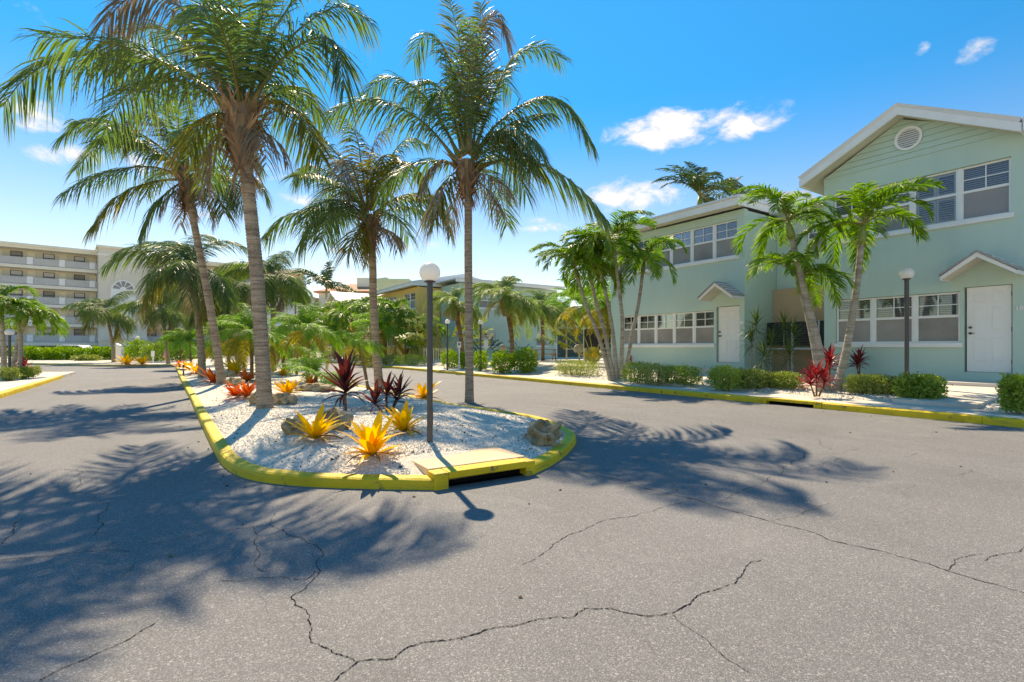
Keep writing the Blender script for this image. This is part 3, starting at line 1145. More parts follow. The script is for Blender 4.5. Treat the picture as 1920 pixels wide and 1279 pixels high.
def fractal(pts, depth, amp):
    for k in range(depth):
        out = []
        for a, b in zip(pts[:-1], pts[1:]):
            d = b - a
            nrm = np.array([-d[1], d[0]])
            out += [a, (a + b) / 2 + nrm * random.uniform(-amp, amp)]
        out.append(pts[-1])
        pts = out
    return pts


for (w, pl) in CR:
    pts = fractal([np.array(road_pt(*p)) for p in pl], 4, 0.11)
    vs, fs = [], []
    n = len(pts)
    for i, p in enumerate(pts):
        t = pts[min(i + 1, n - 1)] - pts[max(i - 1, 0)]
        t = t / (np.linalg.norm(t) + 1e-9)
        nr = np.array([-t[1], t[0]])
        ww = (w * 0.5 + 1.5) * 0.001 * random.uniform(0.15, 1.05) * (0.25 if i in (0, n - 1) else 1)
        q0, q1 = p + nr * ww * 0.5, p - nr * ww * 0.5
        vs += [(q0[0], q0[1], 0.003), (q1[0], q1[1], 0.003)]
    for i in range(n - 1):
        fs.append((2 * i, 2 * i + 1, 2 * i + 3, 2 * i + 2))
    MB().add(vs, fs).build('crack', M['crack'], road)


# ------------------------------------------------------------------ buildings
def wall_holes(x0, x1, z0, z1, holes, t=0.2, y=0.0):
    """plate in the local XZ plane, front at y, holes (xa, xb, za, zb)"""
    xs = sorted({x0, x1} | {v for h in holes for v in h[:2]})
    zs = sorted({z0, z1} | {v for h in holes for v in h[2:]})
    m = MB()

    def hole(xc, zc):
        return any(h[0] < xc < h[1] and h[2] < zc < h[3] for h in holes)
    for i in range(len(xs) - 1):
        for j in range(len(zs) - 1):
            xa, xb, za, zb = xs[i], xs[i + 1], zs[j], zs[j + 1]
            if hole((xa + xb) / 2, (za + zb) / 2):
                continue
            m.add([(xa, y, za), (xb, y, za), (xb, y, zb), (xa, y, zb)], [(0, 1, 2, 3)])
            m.add([(xa, y + t, za), (xb, y + t, za), (xb, y + t, zb), (xa, y + t, zb)], [(3, 2, 1, 0)])
    for (xa, xb, za, zb) in list(holes) + [(x0, x1, z0, z1)]:
        inv = (xa, xb, za, zb) == (x0, x1, z0, z1)
        q = [(xa, za), (xb, za), (xb, zb), (xa, zb)]
        for k in range(4):
            a, b = q[k], q[(k + 1) % 4]
            f = (0, 1, 2, 3) if not inv else (3, 2, 1, 0)
            m.add([(a[0], y, a[1]), (b[0], y, b[1]), (b[0], y + t, b[1]), (a[0], y + t, a[1])], [f])
    return m


def window_unit(par, x0, x1, z0, z1, style='screen', y=0.06):
    m = MB()
    fw = 0.042
    zm = z0 + (z1 - z0) * 0.53
    m.box(x0, x1, y, y + 0.07, z1 - fw, z1).box(x0, x1, y, y + 0.07, z0, z0 + fw)
    m.box(x0, x0 + fw, y, y + 0.07, z0 + fw, z1 - fw).box(x1 - fw, x1, y, y + 0.07, z0 + fw, z1 - fw)
    m.box(x0 + fw, x1 - fw, y - 0.006, y + 0.05, zm - 0.03, zm + 0.03)
    w = m.build('window', M['white'], par)
    xa, xb = x0 + fw, x1 - fw
    MB().box(xa, xb, y + 0.040, y + 0.046, zm + 0.03, z1 - fw).build('pane', M['glass'], w)
    if style != 'shutter':
        xm, zu = (xa + xb) / 2, (zm + 0.03 + z1 - fw) / 2
        MB().box(xm - 0.011, xm + 0.011, y + 0.022, y + 0.038, zm + 0.03, z1 - fw).box(xa, xm - 0.011, y + 0.024, y + 0.037, zu - 0.011, zu + 0.011).box(xm + 0.011, xb, y + 0.024, y + 0.037, zu - 0.011, zu + 0.011).build('muntin', M['white'], w)
        MB().box(xa, xb, y + 0.018, y + 0.022, z0 + fw, zm - 0.03).build('screen', M['screen2' if style == 'screen2' else 'screen'], w)
        b = MB()
        zz = zm + 0.03
        while zz < z1 - fw - 0.02:
            b.add([(xa, y + 0.075, zz), (xb, y + 0.075, zz), (xb, y + 0.105, zz + 0.042), (xa, y + 0.105, zz + 0.042)], [(0, 1, 2, 3)])
            zz += 0.05
        tag(b.build('blind', M['blind'], w), kind='stuff')
    else:
        MB().box(xa, xb, y + 0.040, y + 0.046, z0 + fw, zm - 0.03).build('pane', M['glass'], w)
        for (ua, ub) in ((xa, (xa + xb) / 2 - 0.004), ((xa + xb) / 2 + 0.004, xb)):
            for (va, vb) in ((z0 + fw, zm - 0.03), (zm + 0.03, z1 - fw)):
                MB().box(ua, ua + 0.05, y + 0.06, y + 0.085, va, vb).box(ub - 0.05, ub, y + 0.06, y + 0.085, va, vb).box(ua + 0.05, ub - 0.05, y + 0.06, y + 0.085, vb - 0.06, vb).box(ua + 0.05, ub - 0.05, y + 0.06, y + 0.085, va, va + 0.05).build('shutter_frame', M['white'], w)
                b = MB()
                zz = va + 0.07
                while zz < vb - 0.08:
                    b.add([(ua + 0.05, y + 0.062, zz), (ub - 0.05, y + 0.062, zz), (ub - 0.05, y + 0.090, zz + 0.026), (ua + 0.05, y + 0.090, zz + 0.026)], [(0, 1, 2, 3)])
                    zz += 0.055
                tag(b.build('louvre', M['white'], w), kind='stuff')
    MB().box(xa, xb, y + 0.13, y + 0.14, z0 + 0.01, z1 - 0.01).build('room_shade_panel', M['room'], w)  # flat dark panel paints the darkness of the room behind the window
    return w


def window_row(par, x0, x1, z0, z1, n, styles=None):
    mul = 0.06
    wd = (x1 - x0 - mul * (n - 1)) / n
    for i in range(n):
        a = x0 + i * (wd + mul)
        window_unit(par, a, a + wd, z0, z1, styles[i] if styles else 'screen')
        if i < n - 1:
            MB().box(a + wd, a + wd + mul, 0.045, 0.14, z0, z1).build('mullion', M['white'], par)
    MB().box(x0 - 0.06, x1 + 0.06, -0.06, 0.058, z0 - 0.115, z0 - 0.002).build('sill', M['white'], par, bevel=0.008)


def panel_door(par, x0, x1, z0, z1, knob_left=True):
    d = MB().box(x0, x1, 0.07, 0.115, z0, z1).build('door', M['door'], par)
    w, h = x1 - x0, z1 - z0
    for (fx0, fx1) in ((0.14, 0.44), (0.56, 0.86)):
        for (fz0, fz1) in ((0.12, 0.40), (0.48, 0.76), (0.82, 0.93)):
            a, b, c, e = x0 + fx0 * w, x0 + fx1 * w, z0 + fz0 * h, z0 + fz1 * h
            m = MB()
            o, i = 0.069, 0.030
            # recessed groove and raised field
            m.add([(a, o - 0.003, c), (b, o - 0.003, c), (b, o - 0.003, e), (a, o - 0.003, e), (a + 0.014, o + 0.0, c + 0.014), (b - 0.014, o, c + 0.014), (b - 0.014, o, e - 0.014), (a + 0.014, o, e - 0.014),
                   (a + 0.03, o - 0.008, c + 0.03), (b - 0.03, o - 0.008, c + 0.03), (b - 0.03, o - 0.008, e - 0.03), (a + 0.03, o - 0.008, e - 0.03)],
                  [(0, 1, 5, 4), (1, 2, 6, 5), (2, 3, 7, 6), (3, 0, 4, 7), (4, 5, 9, 8), (5, 6, 10, 9), (6, 7, 11, 10), (7, 4, 8, 11), (8, 9, 10, 11)])
            m.build('panel', M['door'], d)
    kx = x0 + 0.065 if knob_left else x1 - 0.065
    for kz, nm in ((z0 + 0.92, 'door_handle'), (z0 + 1.06, 'deadbolt')):
        m = MB()
        m.tube([(kx, 0.07, kz), (kx, 0.055, kz), (kx, 0.03, kz), (kx, 0.005, kz)], [0.032, 0.030, 0.014 if nm == 'door_handle' else 0.026, 0.024], 12)
        if nm == 'door_handle':
            m.box(kx - 0.012, kx + 0.09, 0.0, 0.016, kz - 0.010, kz + 0.010)
        m.build(nm, M['brass'], d)
    hx = x1 if knob_left else x0 - 0.012
    for hz in (z0 + 0.25, z0 + 1.0, z1 - 0.2):
        MB().box(hx, hx + 0.012, 0.055, 0.075, hz - 0.05, hz + 0.05).build('hinge', M['brass'], d)
    MB().box(x0 - 0.05, x1 + 0.05, 0.02, 0.14, z0 - 0.045, z0 - 0.003).build('threshold', M['greyroof'], d)
    return d


def canopy(par, xc, zc, hw=0.66, rise=0.46, depth=0.7):
    """little gabled porch roof; zc is the underside of its eaves"""
    c = None
    for s in (-1, 1):
        m = MB()
        a = (xc, zc + rise)
        e = (xc + s * hw, zc)
        th = 0.05
        m.add([(a[0], -depth - 0.03, a[1] + 0.11), (e[0] + s * 0.03, -depth - 0.03, e[1] + 0.09), (e[0] + s * 0.03, -0.002, e[1] + 0.09), (a[0], -0.002, a[1] + 0.11),
               (a[0], -depth - 0.03, a[1] + 0.11 + th), (e[0] + s * 0.03, -depth - 0.03, e[1] + 0.09 + th), (e[0] + s * 0.03, -0.002, e[1] + 0.09 + th), (a[0], -0.002, a[1] + 0.11 + th)],
              [(0, 1, 2, 3), (4, 7, 6, 5), (0, 4, 5, 1), (1, 5, 6, 2), (2, 6, 7, 3), (3, 7, 4, 0)])
        o = m.build('canopy_roof', M['greyroof'], par)
        c = c or o
        b = MB()
        b.add([(a[0], -depth, a[1]), (e[0], -depth, e[1]), (e[0], -depth, e[1] + 0.088), (a[0], -depth, a[1] + 0.108),
               (a[0], -depth + 0.04, a[1]), (e[0], -depth + 0.04, e[1]), (e[0], -depth + 0.04, e[1] + 0.088), (a[0], -depth + 0.04, a[1] + 0.108)],
              [(0, 1, 2, 3), (7, 6, 5, 4), (0, 4, 5, 1), (1, 5, 6, 2), (2, 6, 7, 3)])
        b.build('rake_board', M['trim'], o)
        # standing ribs of the sheet roof
        for k in range(4):
            f = 0.2 + 0.22 * k
            px_, pz = xc + s * hw * f, zc + rise * (1 - f) + 0.10 + th
            MB().box(px_ - 0.012, px_ + 0.012, -depth - 0.02, -0.01, pz + 0.004, pz + 0.024).build('roof_rib', M['metalroof'], o)
        s2 = MB()
        s2.add([(a[0], -depth + 0.041, a[1] + 0.02), (e[0], -depth + 0.041, e[1] + 0.02), (e[0], -0.003, e[1] + 0.02), (a[0], -0.003, a[1] + 0.02)], [(0, 1, 2, 3) if s < 0 else (3, 2, 1, 0)])
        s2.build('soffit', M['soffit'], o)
        MB().box(*sorted((e[0], e[0] + s * 0.025)), -depth + 0.042, -0.004, e[1], e[1] + 0.086).build('eave_board', M['trim'], o)
    return c


def tri_wall(x0, x1, z0, xa, za, t=0.2, y=0.0):
    return MB().prism([(x0, z0), (x1, z0), (xa, za)], 'y', y, y + t)


# local frames: facade along local X (right as seen from the road), local -Y towards the road
# ---- near mint block with the gable
BX = 16.0
A = thing('gabled_condo', 'mint green two storey condo with gable and round vent, nearest on the right', 'building', (BX, 0, 0), R(-90))


def lx(y_world):
    return -y_world


LW, RW = lx(7.37), lx(-2.6)
TOPZ = 6.2
holes = [(lx(7.06), lx(4.26), 1.40, 2.66), (lx(7.13), lx(3.35), 4.36, 5.67), (lx(4.19), lx(3.33), 0.70, 2.745)]
wall_holes(LW, RW, 0.0, TOPZ, holes).build('wall', M['green'], A)
MB().box(LW, RW, 0.201, 8.0, 0.0, 6.05).build('inner_wall', M['green'], A)
window_row(A, lx(7.05), lx(4.27), 1.41, 2.65, 3)
window_row(A, lx(7.12), lx(3.36), 4.37, 5.66, 4, ['screen', 'screen', 'shutter', 'screen2'])
panel_door(A, lx(4.15), lx(3.36), 0.712, 2.735)
canopy(A, lx(3.78), 2.90)
# gable: lap siding boards, vent, rakes, roof
ga, gb, gc, gz = lx(7.40), lx(3.10), lx(5.45), 7.28
nb = 7
for i in range(nb):
    z0b = TOPZ + 0.002 + (gz - TOPZ) * i / nb
    z1b = TOPZ + (gz - TOPZ) * (i + 1) / nb - 0.004

    def xs_at(z):
        f = (z - TOPZ) / (gz - TOPZ)
        return ga + (gc - ga) * f, gb + (gc - gb) * f
    l0, r0 = xs_at(z0b)
    l1, r1 = xs_at(z1b)
    m = MB()
    m.add([(l0, -0.022, z0b), (r0, -0.022, z0b), (r1, -0.004, z1b), (l1, -0.004, z1b), (l0, 0.1, z0b), (r0, 0.1, z0b), (r1, 0.1, z1b), (l1, 0.1, z1b)],
          [(0, 1, 2, 3), (7, 6, 5, 4), (0, 4, 5, 1), (2, 6, 7, 3)])
    m.build('siding_board', M['green'], A)
tri_wall(ga, gb, TOPZ + 0.01, gc, gz - 0.01, 0.05, 0.12).build('gable_backing', M['green'], A)
vc = (lx(5.30), 6.73)
m = MB()
nv = 28
ring = []
for k in range(nv):
    a = 2 * math.pi * k / nv
    for (r, yy) in ((0.305, -0.024), (0.305, -0.055), (0.245, -0.055), (0.235, -0.024)):
        ring.append((vc[0] + r * math.cos(a), yy, vc[1] + r * math.sin(a)))
fsv = []
for k in range(nv):
    k2 = (k + 1) % nv
    for j in range(3):
        fsv.append((k * 4 + j, k * 4 + j + 1, k2 * 4 + j + 1, k2 * 4 + j))
m.add(ring, fsv)
vent = m.build('vent', M['white'], A)
m = MB()
m.add([(vc[0] + 0.24 * math.cos(2 * math.pi * k / nv), -0.026, vc[1] + 0.24 * math.sin(2 * math.pi * k / nv)) for k in range(nv)], [tuple(range(nv))[::-1]])
m.build('vent_backing', M['greyroof'], vent)
for k in range(8):
    zz = vc[1] - 0.20 + k * 0.055
    hw = math.sqrt(max(0.0, 0.24 ** 2 - (zz + 0.015 - vc[1]) ** 2))
    if hw > 0.03:
        MB().add([(vc[0] - hw, -0.050, zz), (vc[0] + hw, -0.050, zz), (vc[0] + hw, -0.030, zz + 0.034), (vc[0] - hw, -0.030, zz + 0.034)], [(0, 1, 2, 3)]).build('louvre', M['white'], vent)


def gable_roof(par, xl_, xr_, xc, ze, za, y0, y1, mat, fascia=0.20, th=0.09):
    """ze / za: underside heights at eaves and ridge"""
    r = None
    for (xe, s) in ((xl_, -1), (xr_, 1)):
        m = MB()
        q = [(xc, za), (xe, ze)]
        m.add([(q[0][0], y0, q[0][1] + fascia), (q[1][0], y0, q[1][1] + fascia), (q[1][0], y1, q[1][1] + fascia), (q[0][0], y1, q[0][1] + fascia),
               (q[0][0], y0 - 0.04, q[0][1] + fascia + th), (q[1][0] + s * 0.05, y0 - 0.04, q[1][1] + fascia + th), (q[1][0] + s * 0.05, y1, q[1][1] + fascia + th), (q[0][0], y1, q[0][1] + fascia + th)],
              [(0, 1, 2, 3), (7, 6, 5, 4), (0, 4, 5, 1), (1, 5, 6, 2), (2, 6, 7, 3), (3, 7, 4, 0)])
        o = m.build('roof', mat, par)
        r = r or o
        f = MB()
        f.add([(q[0][0], y0, q[0][1]), (q[1][0], y0, q[1][1]), (q[1][0], y0, q[1][1] + fascia - 0.002), (q[0][0], y0, q[0][1] + fascia - 0.002),
               (q[0][0], y0 + 0.05, q[0][1]), (q[1][0], y0 + 0.05, q[1][1]), (q[1][0], y0 + 0.05, q[1][1] + fascia - 0.002), (q[0][0], y0 + 0.05, q[0][1] + fascia - 0.002)],
              [(0, 1, 2, 3), (7, 6, 5, 4), (0, 4, 5, 1), (1, 5, 6, 2), (2, 6, 7, 3), (3, 7, 4, 0)])
        f.build('rake_board', M['trim'], o)
        MB().box(*sorted((xe, xe + s * 0.04)), y0 + 0.002, y1, ze - 0.01, ze + fascia - 0.004).build('fascia', M['trim'], o)
        sf = MB()
        sf.add([(q[0][0], y0 + 0.051, q[0][1] + 0.03), (q[1][0], y0 + 0.051, q[1][1] + 0.03), (q[1][0], y1, q[1][1] + 0.03), (q[0][0], y1, q[0][1] + 0.03)], [(0, 1, 2, 3)])
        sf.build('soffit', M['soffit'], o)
    return r


gable_roof(A, lx(7.83), lx(3.13), lx(5.40), 6.05, 7.28, -0.45, 8.0, M['metalroof'])
# flat eave of the wing that runs on to the right
e2 = MB().box(lx(3.07), RW, -0.5, 8.0, 6.24, 6.32).build('roof', M['metalroof'], A)
MB().box(lx(3.07), RW, -0.47, -0.42, 6.05, 6.238).build('fascia', M['trim'], e2)
MB().box(lx(3.07), RW, -0.418, -0.002, 6.10, 6.13).build('soffit', M['soffit'], e2)
# step and house number
MB().box(lx(4.45), lx(3.0), -0.98, -0.01, 0.2, 0.50).build('step', M['concrete'], A, bevel=0.01)


def text_obj(s, size, loc, rot, mat, parent, name, ext=0.006, width=1.0):
    cu = bpy.data.curves.new(name, 'FONT')
    cu.body = s
    cu.size = size
    cu.extrude = ext
    cu.offset = 0.004
    tmp = bpy.data.objects.new(name + '_tmp', cu)
    COL.objects.link(tmp)
    dg = bpy.context.evaluated_depsgraph_get()
    me = bpy.data.meshes.new_from_object(tmp.evaluated_get(dg))
    bpy.data.objects.remove(tmp)
    me.materials.clear()
    me.materials.append(mat)
    o = link(name, me, parent)
    o.location = loc
    o.rotation_euler = rot
    o.scale = (width, 1, 1)
    return o


text_obj('1865', 0.145, (lx(3.285), -0.012, 2.14), (R(90), 0, 0), M['white'], A, 'house_number')

# recess between the blocks (its own flat-roofed link)
LK_ = thing('link_building', 'recessed link with peach lower wall and dark screens between the mint condos', 'building', (BX + 2.2, 0, 0), R(-90))
wall_holes(lx(9.99), lx(7.38), 2.55, 6.0, [(lx(8.95), lx(7.95), 4.45, 5.45)]).build('wall', M['green'], LK_)
window_unit(LK_, lx(8.94), lx(7.96), 4.46, 5.44)
wall_holes(lx(9.99), lx(7.38), 0.3, 2.55, [(lx(9.35), lx(7.75), 1.25, 2.05)], y=-0.25).build('lower_wall', M['peach'], LK_)
MB().box(lx(9.99), lx(7.38), -0.25, 0.0, 2.552, 3.35).build('peach_panel', M['peach'], LK_)
for k in range(2):
    window_unit(LK_, lx(9.34) + 0.8 * k, lx(9.34) + 0.8 * k + 0.78, 1.26, 2.04, y=-0.2)
MB().box(lx(9.99), lx(7.38), -0.5, 5.0, 6.0, 6.12).build('roof', M['metalroof'], LK_)

scr = thing('patio_screen', 'black slatted patio screen with white rail in the recess', 'screen', (BX + 1.4, 0, 0), R(-90))
for k, (a, b) in enumerate(((lx(9.9), lx(9.05)), (lx(9.0), lx(8.2)), (lx(8.15), lx(7.42)))):
    for j in range(9):
        MB().box(a, b, 0, 0.03, 1.38 + j * 0.085, 1.38 + j * 0.085 + 0.07).build('slat', M['blackpanel'], scr)
    MB().box(b, b + 0.05, -0.01, 0.05, 0.42, 2.16).build('post', M['railing'], scr)
MB().box(lx(9.9), lx(7.42), -0.03, 0.0, 1.22, 1.27).build('rail', M['railing'], scr)
MB().box(lx(9.9), lx(7.42), 0.035, 0.05, 1.36, 2.15).build('backing', M['dark'], scr)

# ---- second mint block
B = thing('eaved_condo', 'mint green two storey condo with long white eave and five ground floor windows', 'building', (BX + 0.2, 0, 0), R(-90))
bl, br = lx(16.3), lx(10.0)
holes = [(lx(15.62), lx(11.16), 1.40, 2.62), (lx(15.9), lx(10.26), 4.44, 5.71), (lx(11.07), lx(10.18), 0.76, 2.73)]
wall_holes(bl, br, 0.0, 6.0, holes).build('wall', M['green'], B)
MB().box(bl, br, 0.201, 8.0, 0.0, 5.95).build('inner_wall', M['green'], B)
window_row(B, lx(15.61), lx(11.17), 1.41, 2.61, 5)
window_row(B, lx(15.89), lx(10.27), 4.45, 5.70, 6)
panel_door(B, lx(11.03), lx(10.22), 0.775, 2.715)
canopy(B, lx(10.66), 2.93, 0.64, 0.46)
MB().box(lx(11.25), lx(10.05), -0.9, -0.01, 0.2, 0.56).build('step', M['concrete'], B, bevel=0.01)
MB().box(br - 0.16 - 0.001, br - 0.03, -0.012, -0.001, 2.10, 2.19).build('number_plate', M['white'], B)


def eave_roof(par, x0, x1, zt, y0, y1, rise=0.9):
    m = MB()
    m.add([(x0 - 0.1, y0 - 0.06, zt), (x1 + 0.1, y0 - 0.06, zt), (x1 + 0.1, (y0 + y1) / 2, zt + rise), (x0 - 0.1, (y0 + y1) / 2, zt + rise), (x1 + 0.1, y1, zt), (x0 - 0.1, y1, zt),
           (x0 - 0.1, y0 - 0.06, zt - 0.07), (x1 + 0.1, y0 - 0.06, zt - 0.07), (x1 + 0.1, y1, zt - 0.07), (x0 - 0.1, y1, zt - 0.07)],
          [(0, 1, 2, 3), (3, 2, 4, 5), (6, 7, 1, 0), (7, 8, 4, 2, 1), (9, 6, 0, 3, 5), (8, 9, 5, 4), (9, 8, 7, 6)])
    r = m.build('roof', M['metalroof'], par)
    MB().box(x0 - 0.06, x1 + 0.06, y0, y0 + 0.05, zt - 0.31, zt - 0.072).build('fascia', M['trim'], r)
    MB().box(x1 + 0.01, x1 + 0.06, y0 + 0.052, y1 - 0.1, zt - 0.31, zt - 0.072).build('fascia', M['trim'], r)
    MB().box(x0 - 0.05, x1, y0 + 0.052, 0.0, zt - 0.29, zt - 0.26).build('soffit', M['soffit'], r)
    return r


eave_roof(B, bl, br, 6.36, -0.5, 8.4)

# ---- mint building across the court: end wall looks at the camera along the road
CW = thing('court_condo', 'mint green condo end wall behind the feather palms across the sand court', 'building', (17.9, 33.7, 0), 0)
# local frame here: X = world x, -Y faces the camera
wall_holes(0, 9.3, 0.0, 6.1, [(1.75, 3.2, 1.35, 2.45), (7.15, 8.25, 1.4, 2.45), (1.75, 3.2, 4.3, 5.4)]).build('wall', M['green'], CW)
MB().box(0, 9.3, 0.201, 3.0, 0, 6.05).build('inner_wall', M['green'], CW)
for (a, b, c, d) in ((1.76, 3.19, 1.36, 2.44), (7.16, 8.24, 1.41, 2.44), (1.76, 3.19, 4.31, 5.39)):
    window_row(CW, a, b, c, d, 1)
MB().box(9.2, 9.32, -0.02, 0.1, 0.0, 6.1).build('corner_board', M['trim'], CW)
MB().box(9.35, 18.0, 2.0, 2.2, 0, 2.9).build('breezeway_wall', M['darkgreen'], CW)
MB().box(9.35, 18.0, 0.0, 2.2, 2.9, 4.6).build('breezeway_lintel', M['green'], CW)
MB().box(9.35, 18.0, -0.1, 2.2, 4.6, 4.74).build('breezeway_cap', M['trim'], CW)
r_ = MB().box(-0.5, 9.8, -0.5, 3.1, 6.3, 6.38).build('roof', M['metalroof'], CW)
MB().box(-0.5, 9.8, -0.48, -0.43, 6.08, 6.298).build('fascia', M['trim'], r_)

# ---- yellow blocks further along the street
Y1 = thing('yellow_condo', 'yellow stucco condo with white eave beyond the island lamp post', 'building', (BX, 0, 0), R(-90))
ya, yb = lx(47.0), lx(36.8)
hol = [(lx(39.3), lx(37.1), 1.35, 2.65), (lx(39.6), lx(37.4), 4.35, 5.6), (lx(44.6), lx(41.5), 1.4, 2.6), (lx(45), lx(41.4), 4.4, 5.6)]
wall_holes(ya, yb, 0, 6.0, hol).build('wall', M['yellowwall'], Y1)
MB().box(ya, yb, 0.201, 8.0, 0, 5.95).build('inner_wall', M['yellowwall'], Y1)
for (h, n_) in zip(hol, (2, 2, 3, 4)):
    window_row(Y1, h[0] + 0.01, h[1] - 0.01, h[2] + 0.01, h[3] - 0.01, n_)
eave_roof(Y1, ya, yb, 6.36, -0.5, 8.4)
Y2 = thing('far_yellow_condo', 'distant yellow condo with white gabled roof and arched bay behind the island palms', 'building', (BX, 0, 0), R(-90))
ya, yb = lx(66.0), lx(56.0)
hol = [(lx(59.4), lx(57.0), 1.4, 2.6), (lx(64), lx(61), 1.4, 2.6), (lx(60), lx(57), 4.4, 5.6)]
wall_holes(ya, yb, 0, 6.0, hol).build('wall', M['yellowwall'], Y2)
MB().box(ya, yb, 0.201, 8.0, 0, 5.95).build('inner_wall', M['cream'], Y2)
for (h, n_) in zip(hol, (2, 3, 3)):
    window_row(Y2, h[0] + 0.01, h[1] - 0.01, h[2] + 0.01, h[3] - 0.01, n_)
tri_wall(lx(63.4), lx(57.6), 6.0, lx(60.5), 7.3, 0.1, 0.0).build('gable', M['cream'], Y2)
gable_roof(Y2, lx(63.9), lx(57.1), lx(60.5), 5.9, 7.4, -0.5, 8.0, M['metalroof'])
m = MB()
arch = [(lx(54.9) - 0.0, 0.3)] + [(lx(54.0) - 0.9 * math.cos(math.pi * k / 12), 3.0 + 0.9 * math.sin(math.pi * k / 12)) for k in range(13)] + [(lx(53.1), 0.3)]
m.prism(arch[::-1], 'y', -0.4, 0.3)
m.build('arched_bay', M['yellowwall'], Y2)

# ---- cream houses in the distance
C1 = thing('cream_house', 'cream house with terracotta hip roof rising behind the white gables', 'building', at(655, 651, 92) * 1, -TH)
C1.location.z = 0
MB().box(-5.5, 6, 0, 10, 0, 11.3).build('wall', M['cream'], C1)
m = MB()
m.add([(-6.2, -0.7, 11.3), (6.7, -0.7, 11.3), (6.7, 10.7, 11.3), (-6.2, 10.7, 11.3), (-1.2, 4.5, 13.2), (2.0, 4.5, 13.2), (-6.2, -0.7, 11.05), (6.7, -0.7, 11.05), (6.7, 10.7, 11.05), (-6.2, 10.7, 11.05)],
      [(0, 1, 5, 4), (1, 2, 5), (2, 3, 4, 5), (3, 0, 4), (6, 7, 1, 0), (7, 8, 2, 1), (8, 9, 3, 2), (9, 6, 0, 3), (9, 8, 7, 6)])
m.build('roof', M['tileroof'], C1)
MB().box(0.6, 3.9, 2.5, 6.5, 12.0, 14.1).build('roof_tower', M['cream'], C1)
for k in range(3):
    w = MB().box(-2.4 + k * 0.75, -1.85 + k * 0.75, -0.05, 0.02, 9.2, 10.7).build('window', M['white'], C1)
    MB().box(-2.36 + k * 0.75, -1.89 + k * 0.75, -0.07, -0.052, 9.25, 10.65).build('pane', M['room'], w)
C2 = thing('pale_green_house', 'pale green flat topped block behind the yellow condo roof', 'building', at(735, 651, 84), -TH)
C2.location.z = 0
MB().box(-2.4, 2.6, 0, 6, 0, 12.0).build('wall', M['palegreen'], C2)
MB().prism([(-2.6, 12.01), (2.8, 12.01), (2.8, 12.5), (-0.4, 12.5), (-0.9, 12.75), (-2.6, 12.5)], 'y', -0.2, 6.2).build('parapet', M['palegreen'], C2)
C3 = thing('white_house', 'plain white house wall glimpsed between the distant palms', 'building', at(545, 651, 88), -TH)
C3.location.z = 0
MB().box(-5.5, 2.6, 0, 8, 0, 9.9).build('wall', M['white'], C3)
MB().box(-5.8, 2.9, -0.3, 8.3, 9.9, 10.2).build('roof', M['cream'], C3)
for (a, z) in ((-4.5, 7.2), (-2.2, 7.2), (-4.5, 3.8)):
    w = MB().box(a, a + 0.9, -0.05, 0.02, z, z + 1.5).build('window', M['white'], C3)
    MB().box(a + 0.05, a + 0.85, -0.07, -0.052, z + 0.05, z + 1.45).build('pane', M['screen'], w)

